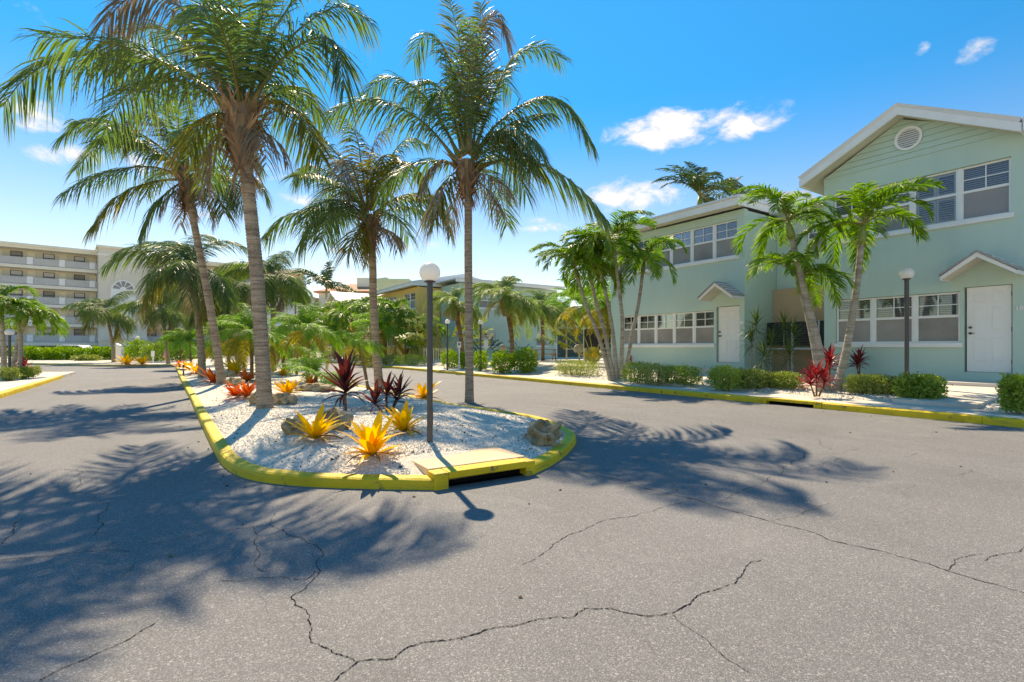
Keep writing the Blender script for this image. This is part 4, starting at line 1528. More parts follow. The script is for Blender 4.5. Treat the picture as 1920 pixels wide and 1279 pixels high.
# ---- five storey building on the left
dvec = Vector((1069.0 / F, 1.0)).normalized()          # camera frame (right, forward)
Acam = Vector(((133 - HX) / F * 75, 75))
wx, wy, _ = ray(133, 75, 0)
fdir = Vector((CT * dvec.x + ST * dvec.y, -ST * dvec.x + CT * dvec.y))
H5 = thing('apartment_block', 'five storey beige apartment block with open galleries and fanlight tower', 'building', (wx, wy, 0), math.atan2(fdir.y, fdir.x))
FLZ = [1.95 + 2.72 * k for k in range(5)]
ROOFZ = 1.95 + 2.72 * 5
for seg, (xa, xb) in enumerate(((-24.0, 3.0), (8.95, 34.0))):
    for k, z in enumerate(FLZ):
        MB().box(xa, xb, 0.0, 1.7, z - 0.42, z).build('gallery_slab', M['cream'], H5)
        MB().box(xa, xb, -0.05, -0.002, z - 0.1, z + 0.02).build('slab_edge', M['white'], H5)
        rail = MB().box(xa, xb, 0.02, 0.07, z + 1.0, z + 1.05).build('railing', M['railing'], H5)
        MB().box(xa, xb, 0.03, 0.05, z + 0.10, z + 0.99).build('balustrade', M['mesh_panel'], rail)
        x = xa + 0.3
        while x < xb:
            MB().box(x, x + 0.05, 0.0, 0.028, z + 0.03, z + 1.0).build('post', M['railing'], rail)
            x += 1.5
        # gallery back wall with windows, doors, white panels
        MB().box(xa, xb, 1.7, 1.9, z, z + 2.3).build('wall', M['greige'], H5)
        n_ = int((xb - xa) / 3.4)
        for i in range(n_):
            x = (xb - 2.0 - 3.4 * i) if seg == 0 else (xa + 1.0 + 3.4 * i)
            w = MB().box(x - 0.62, x + 0.62, 1.62, 1.695, z + 0.75, z + 2.05).build('window', M['blackpanel'], H5)
            MB().box(x - 0.54, x + 0.54, 1.59, 1.618, z + 0.82, z + 1.36).build('pane', M['screen2'], w)
            MB().box(x - 0.54, x + 0.54, 1.59, 1.618, z + 1.44, z + 1.98).build('pane', M['blind'] if (i + k) % 3 else M['screen'], w)
            MB().box(x + 1.1, x + 1.75, -0.06, -0.005, z + 0.12, z + 1.12).build('white_panel', M['white'], H5)
            MB().box(x + 1.15, x + 1.95, 1.64, 1.698, z + 0.02, z + 2.05).build('door', M['cream'], H5)
    MB().box(xa - 0.2, xb + 0.1, -0.25, 12, ROOFZ - 0.42, ROOFZ + 0.10).build('roof_slab', M['cream'], H5)
    MB().box(xa - 0.2, xb + 0.1, -0.45, -0.252, ROOFZ - 0.12, ROOFZ + 0.25).build('roof_edge', M['cream'], H5)
    x = xa + 1
    while x < xb:
        MB().box(x, x + 0.5, 0.3, 0.8, 0, 1.53).build('column', M['greige'], H5)
        x += 6.0
    MB().box(xa, xb, 7.0, 7.2, 0, 1.53).build('garage_wall', M['greige'], H5)
    MB().box(xa, xb, 1.91, 12, 1.4, ROOFZ - 0.43).build('core', M['greige'], H5)
tw = MB().box(3.02, 8.9, -2.2, 6.0, 0.0, 16.0).build('tower', M['greige'], H5)
MB().box(2.8, 9.1, -2.45, 6.0, 16.002, 16.35).build('tower_cornice', M['cream'], tw)
MB().box(2.93, 8.98, -2.28, -2.202, 14.9, 15.15).build('tower_band', M['white'], tw)
MB().box(2.9, 9.0, -2.5, -2.202, 2.3, 2.65).build('tower_base_band', M['greige'], tw)
# tall arched panel with fanlight
pc, ph = 5.95, 9.9
poly = [(pc - 1.5, 2.7), (pc + 1.5, 2.7)] + [(pc + 1.5 * math.cos(math.pi * k / 16), ph + 1.5 * math.sin(math.pi * k / 16)) for k in range(17)]
MB().prism(poly, 'y', -2.26, -2.203).build('arch_panel', M['white'], tw)
for k in range(5):
    a0, a1 = math.pi * (k / 5) + 0.07, math.pi * ((k + 1) / 5) - 0.07
    q = [(pc + 0.42 * math.cos(a0), ph + 0.1 + 0.42 * math.sin(a0)), (pc + 1.25 * math.cos(a0), ph + 0.1 + 1.25 * math.sin(a0)),
         (pc + 1.25 * math.cos((a0 + a1) / 2), ph + 0.1 + 1.25 * math.sin((a0 + a1) / 2)), (pc + 1.25 * math.cos(a1), ph + 0.1 + 1.25 * math.sin(a1)), (pc + 0.42 * math.cos(a1), ph + 0.1 + 0.42 * math.sin(a1))]
    MB().prism(q, 'y', -2.29, -2.262).build('fanlight_pane', M['screen2'], tw)
# raised lettering: too blurred in the photograph to read, so only its relief strokes
for row, (z, n_, x0) in enumerate(((13.75, 7, 4.6), (12.75, 14, 3.85))):
    for k in range(n_):
        x = x0 + k * 0.3
        m = MB().box(x, x + 0.07, -2.25, -2.202, z, z + 0.62)
        if k % 3 != 1:
            m.box(x + 0.071, x + 0.20, -2.25, -2.202, z + (0.27, 0.0, 0.54)[k % 3], z + (0.35, 0.08, 0.62)[k % 3])
        m.build('relief_letter', M['white'], tw)


# ------------------------------------------------------------------ palms
UP = np.array([0, 0, 1.0])


def nrm(a):
    return a / (np.linalg.norm(a, axis=-1, keepdims=True) + 1e-9)


def resample(path, m):
    path = np.asarray(path, float)
    d = np.concatenate([[0], np.cumsum(np.linalg.norm(np.diff(path, axis=0), axis=1))])
    s = np.linspace(0, d[-1], m)
    return np.stack([np.interp(s, d, path[:, k]) for k in range(3)], 1), d[-1]


def bend_path(az, el0, L, bend, m=20, lat=0.0, pw=1.3):
    s = np.linspace(0, 1, m)
    el = el0 - bend * s ** pw
    a = az + lat * s ** 2
    st = np.stack([np.cos(el) * np.cos(a), np.cos(el) * np.sin(a), np.sin(el)], 1) * (L / (m - 1))
    return np.concatenate([[np.zeros(3)], np.cumsum(st[:-1], 0)], 0)


KIND = dict(
    coco=dict(n=29, ll=0.90, w=0.032, fwd=0.55, side=0.8, up=0.10, droop=0.85, start=0.15, r=0.030),
    xmas=dict(n=32, ll=0.48, w=0.036, fwd=0.62, side=0.8, up=0.42, droop=0.42, start=0.12, r=0.017),
    date=dict(n=48, ll=0.30, w=0.015, fwd=0.60, side=0.8, up=0.18, droop=0.50, start=0.12, r=0.010),
    syl=dict(n=38, ll=0.44, w=0.021, fwd=0.65, side=0.75, up=0.2, droop=0.55, start=0.15, r=0.016),
    royal=dict(n=26, ll=0.62, w=0.050, fwd=0.5, side=0.8, up=0.3, droop=0.40, start=0.1, r=0.022),
)


def frond_mesh(path, kind, mat, rmat, droop_k=1.0, ll_k=1.0, twist=0.0, ragged=0.05, m=20):
    K = KIND[kind]
    P, L = resample(path, m)
    T = nrm(np.gradient(P, axis=0))
    h = P[-1] - P[0]
    h[2] = 0
    if np.linalg.norm(h) < 0.15 * L:
        h = P[m // 2] - P[0]
        h[2] = 0
    h = nrm(h) if np.linalg.norm(h) > 1e-3 else np.array([1.0, 0, 0])
    S = np.cross(h, UP)
    n = max(10, int(K['n'] * L))
    s1 = np.linspace(K['start'], 0.995, n)
    s = np.concatenate([s1, s1]) + RNG.uniform(-0.4, 0.4, 2 * n) / n
    sg = np.concatenate([np.ones(n), -np.ones(n)])
    keep = RNG.random(2 * n) > ragged
    s, sg = np.clip(s[keep], 0, 1), sg[keep]
    c = len(s)
    idx = s * (m - 1)
    i0 = np.clip(idx.astype(int), 0, m - 2)
    f = (idx - i0)[:, None]
    p = P[i0] * (1 - f) + P[i0 + 1] * f
    t = nrm(T[i0] * (1 - f) + T[i0 + 1] * f)
    side = np.tile(S, (c, 1))
    Nn = nrm(np.cross(side, t))
    tw = twist * s[:, None]
    side2 = side * np.cos(tw) + Nn * np.sin(tw)
    Nn = Nn * np.cos(tw) - side * np.sin(tw)
    sp_ = (s - K['start']) / (1 - K['start'])
    prof = np.minimum(1, 0.45 + 2.4 * sp_) * (1 - 0.60 * np.clip(sp_, 0, 1) ** 2.4)
    ll = K['ll'] * ll_k * prof * RNG.uniform(0.82, 1.1, c)
    d0 = side2 * (sg * K['side'] * RNG.uniform(0.8, 1.2, c))[:, None] + t * (K['fwd'] * (0.75 + 0.9 * sp_) * RNG.uniform(0.7, 1.3, c))[:, None] + Nn * (K['up'] + RNG.normal(0, 0.12, c))[:, None]
    d0 = nrm(d0)
    g = K['droop'] * droop_k * RNG.uniform(0.65, 1.35, c)
    kinks = np.array([0.0, 0.33, 0.68, 1.0])
    wk = np.array([0.55, 1.0, 0.72, 0.04])
    q = p[:, None, :] + ll[:, None, None] * (d0[:, None, :] * kinks[None, :, None] - UP[None, None, :] * (g[:, None] * kinks[None, :] ** 1.8)[:, :, None])
    dirs = nrm(np.gradient(q, axis=1))
    wv = t[:, None, :] + Nn[:, None, :] * RNG.normal(0, 0.45, c)[:, None, None]
    wv = nrm(wv - dirs * np.sum(wv * dirs, 2, keepdims=True))
    hw = (K['w'] * 0.5 * RNG.uniform(0.75, 1.2, c) * (0.6 + 0.4 * prof))[:, None, None] * wk[None, :, None]
    V = np.stack([q - wv * hw, q + wv * hw], 2).reshape(-1, 3)        # c,4,2
    b = (np.arange(c) * 8)[:, None]
    quads = np.concatenate([b + np.array([[0, 1, 3, 2]]), b + np.array([[2, 3, 5, 4]]), b + np.array([[4, 5, 7, 6]])], 1).reshape(-1, 4)
    UVs = np.stack([np.tile(np.repeat(kinks, 2), (c, 1)), np.repeat(s[:, None], 8, 1)], 2).reshape(-1, 2)
    # rachis
    rr = K['r'] * (0.35 + 0.65 * min(1.5, L / 3.0))
    rad = rr * (1.9 * np.exp(-np.linspace(0, 1, m) * 14) + 1.0 - 0.86 * np.linspace(0, 1, m))
    mb = MB()
    mb.tube(P.tolist(), rad.tolist(), 5)
    nv = len(V)
    verts = np.concatenate([V, np.array([tuple(v) for v in mb.v])], 0)
    faces = quads.tolist() + [tuple(i + nv for i in fc) for fc in mb.f]
    me = bpy.data.meshes.new('frond')
    me.from_pydata(verts.tolist(), [], faces)
    me.materials.append(mat)
    me.materials.append(rmat)
    mi = np.zeros(len(faces), dtype=np.int32)
    mi[len(quads):] = 1
    me.polygons.foreach_set('material_index', mi)
    ul = me.uv_layers.new(name='UVMap')
    li = np.empty(len(me.loops), dtype=np.int32)
    me.loops.foreach_get('vertex_index', li)
    uv = np.concatenate([UVs, np.zeros((len(verts) - nv, 2))], 0).astype(np.float32)[li]
    ul.data.foreach_set('uv', uv.ravel())
    me.update()
    return me


def trunk_mesh(pts, r0, r1, mat, ring=0.055, flare=1.25, rough=0.075):
    P, L = resample(catmull(pts, 10), max(12, int(L_guess(pts) / ring) * 2))
    m = len(P)
    s = np.linspace(0, 1, m)
    rad = r0 + (r1 - r0) * s ** 0.8
    rad = rad * (1 + (flare - 1) * np.exp(-s * L / 0.22))
    rad = rad * (1 + rough * (np.arange(m) % 2 - 0.5) + RNG.normal(0, 0.012, m))
    mb = MB()
    mb.tube(P.tolist(), rad.tolist(), 14)
    return mb.mesh('trunk', mat)


def L_guess(pts):
    pts = np.asarray(pts, float)
    return float(np.sum(np.linalg.norm(np.diff(pts, axis=0), axis=1)))


def fibre_mesh(c, r, h, n=70, hang=0.3, spread=0.75, wide=1.0):
    """ragged leaf bases round the top of a trunk (local coordinates, c = top of trunk)"""
    mb = MB()
    c = np.array(c)
    mb.tube([c + [0, 0, -h * 0.95], c + [0, 0, -h * 0.55], c + [0, 0, -0.1], c + [0, 0, 0.18]], [r * 1.05, r * 1.5 * wide, r * 2.0 * wide, r * 1.2 * wide], 12)
    mb.uv.extend([(0.2, 0)] * len(mb.v))
    for i in range(n):
        a = RNG.uniform(0, 6.283)
        z = RNG.uniform(-h, 0.12)
        ro = r * (1.15 + (1.1 * wide + wide - 1) * (z + h) / h)
        p0 = c + np.array([math.cos(a) * ro * 0.9, math.sin(a) * ro * 0.9, z])
        out = np.array([math.cos(a), math.sin(a), 0])
        tan = np.array([-math.sin(a), math.cos(a), 0])
        ln = RNG.uniform(0.14, 0.40) * (h / 0.6)
        if RNG.random() < hang:
            d = out * 0.35 - UP * RNG.uniform(0.5, 1.1) + tan * RNG.uniform(-0.3, 0.3)
        else:
            d = out * spread * RNG.uniform(0.4, 1.2) + UP * RNG.uniform(0.3, 1.0) + tan * RNG.uniform(-0.7, 0.7)
        d = d / np.linalg.norm(d)
        w = RNG.uniform(0.012, 0.042)
        p1 = p0 + d * ln * 0.55
        p2 = p1 + (d + np.array([0, 0, RNG.uniform(-0.5, 0.2)])) * ln * 0.45
        mb.add([p0 - tan * w, p0 + tan * w, p1 + tan * w * 0.9 + out * 0.01, p1 - tan * w * 0.9 + out * 0.01, p2 + tan * w * 0.25, p2 - tan * w * 0.25],
               [(0, 1, 2, 3), (3, 2, 4, 5)], [(0, 0), (0, 0), (0.5, 0), (0.5, 0), (1, 0), (1, 0)])
    return mb.mesh('crown_fibre', M['fibre'])


def px_path(pts, D0, dd, origin):
    """pixel polyline -> local path; depth runs from D0 to D0+dd along it"""
    n = len(pts)
    w = [at(p[0], p[1], D0 + dd * (i / (n - 1))) - origin for i, p in enumerate(pts)]
    return np.array([np.array(v) for v in catmull([tuple(v) for v in w], 8)])


def coconut_hero(label, base_px, trunk_px, fronds, D=None, r=(0.13, 0.095), filler=6, fib_h=0.6, seed=1, name='coconut_palm', nuts=0):
    global RNG
    RNG = np.random.default_rng(seed)
    if D is None:
        b, D = G(*base_px)
    else:
        b = at(base_px[0], HY, D)
        b.z = z_ground(b.x, b.y)
    pm = thing(name, label, 'palm tree', b, group='coconut palms planted along the island')
    tp = [Vector((0, 0, -0.05))] + [at(p[0], p[1], D) - b for p in trunk_px]
    link('trunk', trunk_mesh([tuple(v) for v in tp], r[0], r[1], M['coco_trunk']), pm)
    top = tp[-1]
    tag(link('crown_fibre', fibre_mesh(tuple(top), r[1], fib_h, 190, 0.35, 0.9, 1.4), pm), kind='stuff')
    for fr in fronds:
        pts, dd = fr[0], fr[1]
        o = fr[2] if len(fr) > 2 else {}
        path = px_path(pts, D, dd, b)
        mt = M[o.get('mat', 'coco')]
        me = frond_mesh(path, 'coco', mt, M['rachis_dry'] if o.get('mat') == 'coco_dry' else M['rachis'], o.get('droop', 1.0), o.get('ll', 1.0), RNG.uniform(-0.5, 0.5), o.get('ragged', 0.05))
        link('frond', me, pm)
    for k in range(filler):
        az = RNG.uniform(0, 6.283)
        el = R(RNG.uniform(15, 60))
        path = bend_path(az, el, RNG.uniform(2.3, 3.1), R(RNG.uniform(60, 115))) + np.array(top)
        link('frond', frond_mesh(path, 'coco', M['coco'], M['rachis'], RNG.uniform(0.6, 1.1), 0.95, RNG.uniform(-0.6, 0.6)), pm)
    for k in range(4):         # dead fronds hanging against the trunk
        path = bend_path(k * 1.7 + RNG.uniform(-0.4, 0.4), R(RNG.uniform(-35, 5)), RNG.uniform(1.0, 1.7), R(RNG.uniform(50, 80))) + np.array(top) - np.array([0, 0, 0.15])
        link('dry_frond', frond_mesh(path, 'coco', M['coco_dry'], M['rachis_dry'], 1.2, 0.55, RNG.uniform(-0.8, 0.8), 0.35), pm)
    for k in range(nuts):
        a = RNG.uniform(0, 6.283)
        c = np.array(top) + np.array([math.cos(a) * 0.24, math.sin(a) * 0.24, -RNG.uniform(0.1, 0.45)])
        m = MB().lathe([(0.01, -0.13), (0.07, -0.10), (0.105, -0.02), (0.10, 0.05), (0.06, 0.11), (0.01, 0.13)], 10)
        o = m.build('coconut', M['shaft'] if k % 2 else M['date_trunk'], pm, smooth_shade=True)
        o.location = c
    return pm


Y_, D_ = dict(mat='coco_yel'), dict(mat='coco_dry', ragged=0.25)
coconut_hero('tallest coconut palm in the left foreground, its thick trunk rising beside two brown rocks', (497, 765),
             [(490, 640), (480, 500), (470, 400), (462, 320), (457, 250), (453, 215)],
             [([(445, 215), (380, 155), (300, 118), (200, 102), (110, 112), (45, 148), (5, 200)], -0.5),
              ([(448, 210), (415, 140), (370, 65), (335, 10), (290, -18), (235, 0), (195, 45)], -0.8, dict(mat='coco_dry', droop=1.3)),
              ([(450, 205), (425, 110), (395, 20), (350, -35), (280, -35)], 0.8),
              ([(452, 205), (449, 120), (449, 40), (452, -30), (462, -60)], -1.2, dict(droop=0.5)),
              ([(460, 205), (490, 110), (530, 30), (580, -25), (640, -10)], 0.9, dict(droop=0.6)),
              ([(468, 205), (505, 140), (550, 92), (600, 70), (635, 90), (645, 170)], -0.6),
              ([(465, 205), (520, 100), (580, 40), (640, 12), (695, 42)], 0.6),
              ([(478, 205), (520, 188), (560, 212), (585, 250), (605, 300)], -0.4, dict(mat='coco_yel', ll=0.7)),
              ([(440, 220), (405, 212), (375, 232), (352, 280)], -0.7, Y_),
              ([(440, 212), (360, 158), (290, 155), (225, 190), (190, 260)], 0.9),
              ([(450, 205), (470, 100), (500, 10), (540, -45)], 0.4, dict(droop=0.5)),
              ([(445, 210), (390, 120), (320, 60), (250, 60), (200, 130)], 1.2),
              ([(450, 205), (440, 120), (420, 30), (400, -60)], -1.2, dict(droop=0.7)),
              ([(470, 210), (515, 170), (565, 165), (600, 215)], 1.3),
              ([(455, 205), (462, 130), (480, 50), (520, -30)], 1.5, dict(droop=0.6))], filler=5, fib_h=1.0, seed=3, r=(0.128, 0.105), nuts=0)
coconut_hero('leaning coconut palm behind the tallest one, its trunk curving left over orange bromeliads', (416, 722),
             [(406, 650), (393, 570), (378, 490), (364, 420), (356, 370), (353, 340)],
             [([(345, 325), (300, 275), (234, 237), (165, 222), (110, 260)], -0.4),
              ([(345, 332), (290, 314), (230, 316), (170, 334), (117, 362)], -0.5),
              ([(345, 335), (280, 342), (215, 372), (170, 428)], -0.9, dict(mat='coco_yel', ragged=0.2)),
              ([(345, 325), (318, 255), (285, 212), (245, 225), (232, 262)], -0.7, dict(mat='coco_dry', droop=1.2)),
              ([(362, 328), (400, 322), (435, 342), (460, 385)], -0.3),
              ([(352, 320), (350, 250), (368, 180), (410, 130)], 0.5, dict(droop=0.7)),
              ([(350, 320), (320, 230), (300, 170), (260, 140)], 0.7, dict(droop=0.8)),
              ([(365, 320), (410, 268), (455, 262), (490, 310)], 0.8),
              ([(350, 338), (320, 355), (285, 390), (265, 440)], -0.8, dict(ll=0.8)),
              ([(345, 330), (270, 270), (200, 260), (140, 320)], 0.9),
              ([(358, 320), (385, 240), (430, 200), (480, 230)], -0.6),
              ([(360, 330), (400, 350), (420, 400)], -1.2, Y_),
              ([(352, 318), (335, 240), (340, 160)], -0.8, dict(droop=0.5))], filler=6, fib_h=0.95, seed=5, r=(0.12, 0.09), nuts=3)
coconut_hero('shaggy coconut palm in the island middle with brown dead fronds, rising behind the maroon cordylines', (712, 724),
             [(704, 640), (700, 560), (699, 500), (697, 450), (694, 415)],
             [([(688, 408), (642, 391), (595, 391), (537, 405), (500, 440)], -0.5),
              ([(682, 412), (630, 396), (588, 415), (562, 458)], -0.9),
              ([(686, 400), (642, 340), (607, 318), (575, 312), (555, 335)], -0.4),
              ([(688, 395), (640, 300), (600, 256), (574, 222)], 0.6, dict(droop=0.8)),
              ([(692, 392), (678, 310), (668, 255), (640, 215)], 0.8, Y_),
              ([(686, 395), (665, 325), (650, 298), (640, 330), (645, 385)], -0.8, D_),
              ([(696, 395), (708, 335), (745, 302), (783, 318), (795, 362)], -0.5, Y_),
              ([(702, 402), (736, 376), (783, 369), (823, 382), (842, 425)], -0.5),
              ([(690, 412), (672, 430), (655, 470)], -1.1, Y_),
              ([(698, 392), (725, 310), (760, 262), (800, 270)], 0.8),
              ([(690, 392), (690, 320), (705, 262), (735, 235)], 0.4, D_),
              ([(688, 398), (650, 350), (610, 360), (590, 400)], 0.9),
              ([(702, 405), (740, 405), (765, 440)], 1.0),
              ([(694, 395), (700, 330), (720, 290), (700, 370)], -1.0, Y_)], D=14.6, filler=6, fib_h=0.85, seed=8, r=(0.125, 0.095))
coconut_hero('straight coconut palm standing right of the lamp post near the island tip', (880, 755),
             [(880, 680), (879, 580), (878, 480), (878, 400), (877, 345), (875, 315)],
             [([(895, 315), (935, 302), (985, 300), (1045, 322), (1098, 365), (1140, 415)], -0.6),
              ([(890, 300), (912, 262), (945, 246), (975, 266), (1003, 310)], -0.9, dict(droop=1.2, mat='coco_yel')),
              ([(890, 295), (925, 240), (975, 200), (1020, 181), (1068, 200), (1110, 268)], -0.3),
              ([(888, 290), (915, 210), (942, 140), (972, 102), (1012, 88), (1055, 110)], 0.7, dict(droop=0.7)),
              ([(880, 285), (888, 180), (897, 90), (902, 5)], 0.5, dict(droop=0.35, mat='coco_yel')),
              ([(875, 285), (870, 170), (860, 70), (842, 0)], 0.4, dict(droop=0.35, mat='coco_yel')),
              ([(880, 285), (888, 150), (902, 60), (930, 28), (952, 70)], -0.5, dict(mat='coco_dry', ragged=0.1)),
              ([(870, 288), (852, 150), (828, 82), (795, 66), (775, 110)], 0.8),
              ([(862, 295), (815, 205), (765, 155), (720, 148), (685, 175)], 0.5),
              ([(858, 305), (810, 245), (755, 205), (685, 188), (608, 216)], -0.6),
              ([(855, 315), (830, 300), (805, 320), (795, 350)], -0.3, dict(mat='coco_dry', ll=0.5)),
              ([(862, 318), (840, 335), (825, 370), (818, 405)], -0.6, Y_),
              ([(868, 290), (840, 190), (800, 150), (760, 190)], 1.2),
              ([(885, 290), (900, 190), (930, 130), (960, 170)], 1.2),
              ([(872, 288), (850, 210), (830, 170), (810, 200)], -1.1),
              ([(878, 285), (875, 190), (885, 110), (880, 40)], -0.9, dict(droop=0.8)),
              ([(890, 310), (930, 290), (960, 310), (985, 360)], 1.2)], filler=5, fib_h=0.7, seed=12, r=(0.098, 0.088))

# pools of shared fronds for the smaller palms
POOL = {}


def pool(kind, mat, L, n, bend=(70, 120), el=(10, 80), droop=(0.7, 1.2), key=None, rm='rachis'):
    global RNG
    key = key or mat
    RNG = np.random.default_rng(sum(ord(c) for c in key))
    out = []
    for i in range(n):
        e = R(el[0] + (el[1] - el[0]) * i / (n - 1))
        path = bend_path(0.0, e, L * RNG.uniform(0.85, 1.1), R(RNG.uniform(*bend)), lat=RNG.uniform(-0.4, 0.4), pw=RNG.uniform(1.0, 1.5))
        out.append(frond_mesh(path, kind, M[mat], M[rm], RNG.uniform(*droop), L ** 0.35 / 1.2 if kind == 'coco' else 1.0, RNG.uniform(-0.4, 0.4), m=14))
    POOL[key] = out


pool('coco', 'coco', 2.7, 14, el=(-15, 82))
pool('coco', 'coco_far', 2.7, 14, el=(-20, 82))
pool('coco', 'coco_yel', 2.5, 7, el=(-35, 30))
pool('coco', 'coco_dry', 2.2, 5, el=(-50, 5), rm='rachis_dry')
pool('xmas', 'xmas', 1.75, 12, bend=(95, 150), el=(15, 80))
pool('date', 'date', 1.15, 14, bend=(60, 110), el=(5, 86))
pool('date', 'date_yel', 1.1, 5, bend=(50, 90), el=(-40, 10))
pool('syl', 'syl', 1.9, 14, bend=(70, 125), el=(-10, 82))
pool('royal', 'royal', 2.9, 10, bend=(60, 110), el=(5, 80))


def crown(par, top, keys, n, scale, seed, el_bias=0.0, spin=0.0):
    n = int(n * 1.4)
    r = random.Random(seed)
    for k in range(n):
        key = keys[0] if len(keys) == 1 or k < n * 0.78 else keys[1 + k % (len(keys) - 1)]
        pl = POOL[key]
        i = int(len(pl) * ((k * 0.618 + 0.13 * r.random() + el_bias) % 1.0))
        o = link('frond', pl[min(i, len(pl) - 1)], par)
        o.location = top
        o.rotation_euler = (R(r.uniform(-6, 6)), R(r.uniform(-6, 6)), spin + k * 2.39996 + r.uniform(-0.3, 0.3))
        s = scale * r.uniform(0.85, 1.12)
        o.scale = (s, s, s)


def lathe_path(pts, radii, name, mat, parent, n=10):
    m = MB()
    m.tube(pts, radii, n)
    return m.build(name, mat, parent, smooth_shade=True)


def coco_small(label, px0, D, trunk_px, n=15, scale=1.0, keys=('coco', 'coco_yel', 'coco_dry'), seed=1, r=(0.12, 0.085), grp='coconut palms in the distance', fib=0.5, base=None):
    b = at(px0, HY, D)
    b.z = z_ground(b.x, b.y) if base is None else base
    pm = thing('coconut_palm', label, 'palm tree', b, group=grp)
    tp = [Vector((0, 0, -0.05))] + [at(p[0], p[1], D) - b for p in trunk_px]
    global RNG
    RNG = np.random.default_rng(seed)
    link('trunk', trunk_mesh([tuple(v) for v in tp], r[0], r[1], M['coco_trunk'], 0.12), pm)
    tag(link('crown_fibre', fibre_mesh(tuple(tp[-1]), r[1], fib, 50), pm), kind='stuff')
    crown(pm, tp[-1], keys, n, scale, seed)
    return pm


coco_small('coconut palm on the island whose trunk stands just left of the leaning palm', 380, 19.4, [(374, 620), (366, 560), (360, 505)], 17, 0.95, seed=21, fib=0.9, r=(0.14, 0.10), grp='coconut palms planted along the island')
coco_small('short coconut palm on the far bed right of the tower, yellow at its heart', 316, 36.0, [(311, 640), (306, 600), (303, 578)], 17, 0.92, ('coco_far', 'coco_yel', 'coco_dry'), 22)
coco_small('coconut palm before the beige tower with a slim bent trunk', 213, 40.0, [(210, 640), (203, 605), (200, 582)], 17, 0.95, ('coco_far', 'coco_yel'), 23)
coco_small('coconut palm with an upright tuft seen just right of the tallest trunk', 513, 24.0, [(512, 620), (511, 560), (511, 518)], 17, 0.8, ('coco_far', 'coco_dry'), 24, grp='coconut palms planted along the island')
coco_small('coconut palm seen in the gap between the two left trunks', 446, 27.0, [(444, 620), (441, 570), (438, 535)], 16, 0.78, ('coco_far', 'coco_yel', 'coco_dry'), 25, grp='coconut palms planted along the island')
coco_small('bushy coconut palm low behind the leaning trunk', 413, 31.0, [(411, 640), (408, 600), (405, 575)], 16, 0.85, ('coco_far', 'coco_yel'), 29, grp='coconut palms planted along the island')
coco_small('far coconut palm beside the galleries, third trunk right of the tower', 346, 45.0, [(344, 620), (342, 580), (340, 550)], 15, 1.0, ('coco_far', 'coco_yel', 'coco_dry'), 26)
coco_small('far coconut palm beside the galleries, second trunk right of the tower', 330, 50.0, [(330, 625), (331, 595), (331, 572)], 14, 1.0, ('coco_far', 'coco_dry'), 27)
coco_small('lone coconut palm far beyond the road, right of the upright tuft', 553, 60.0, [(553, 620), (554, 570), (555, 538)], 13, 0.85, ('coco_far',), 28, fib=0.4)


def royal(label, px, D, top_py, n, scale, seed):
    b = at(px, HY, D)
    b.z = 0.3
    pm = thing('royal_palm', label, 'palm tree', b)
    top = Vector((0, 0, z_at(top_py, D) - b.z))
    link('trunk', trunk_mesh([(0, 0, 0), (0.05, 0, top.z * 0.5), (0, 0, top.z - 0.9)], 0.22, 0.16, M['xmas_trunk'], 0.4), pm)
    lathe_path([(0, 0, top.z - 0.95), (0, 0, top.z - 0.6), (0, 0, top.z)], [0.17, 0.19, 0.08], 'crownshaft', M['shaft'], pm)
    crown(pm, top, ('royal',), n, scale, seed)


royal('royal palm crown showing above the roof of the long eaved mint condo', 1312, 34, 366, 13, 1.3, 31)
royal('royal palm crown showing behind the far right end of that eaved roof', 1376, 38, 368, 9, 0.9, 33)
royal('dark royal palm silhouetted left of the terracotta roof', 612, 76, 540, 14, 2.0, 32)


def xmas_palm(label, base, tops, D, scales, seed, r=0.075, name='christmas_palm', cat='palm tree', n=11):
    """one clump: tops = list of pixel polylines starting at the trunk's foot"""
    global RNG
    for i, (pl, lab) in enumerate(zip(tops, label)):
        RNG = np.random.default_rng(seed + i)
        b = at(pl[0][0], HY, D)
        b.z = z_ground(b.x, b.y)
        pm = thing(name, lab, cat, b, group='christmas palms beside the buildings')
        dd = RNG.uniform(-0.5, 0.5)
        tp = [Vector((0, 0, -0.05))] + [at(p[0], p[1], D + dd * (k + 1) / len(pl)) - b for k, p in enumerate(pl[1:])]
        link('trunk', trunk_mesh([tuple(v) for v in tp], r, r * 0.72, M['xmas_trunk'], 0.1, 1.5, 0.03), pm)
        a, c = tp[-2], tp[-1]
        d = (c - a).normalized()
        top = c + d * 0.42
        lathe_path([tuple(c - d * 0.05), tuple(c + d * 0.08), tuple(c + d * 0.25), tuple(top)], [r * 0.8, r * 1.05, r * 0.85, r * 0.4], 'crownshaft', M['shaft'], pm)
        # drooping flower stalks under the crownshaft
        m = MB()
        for k in range(26):
            az = RNG.uniform(0, 6.283)
            q = bend_path(az, R(RNG.uniform(-20, 30)), RNG.uniform(0.15, 0.34), R(70), m=4) + np.array(c)
            m.tube(q.tolist(), [0.008, 0.006, 0.005, 0.004], 3)
        tag(m.build('flower_stalk', M['petiole'], pm), kind='stuff')
        crown(pm, top, ('xmas',), n, scales[i], seed * 7 + i, spin=i * 1.1)


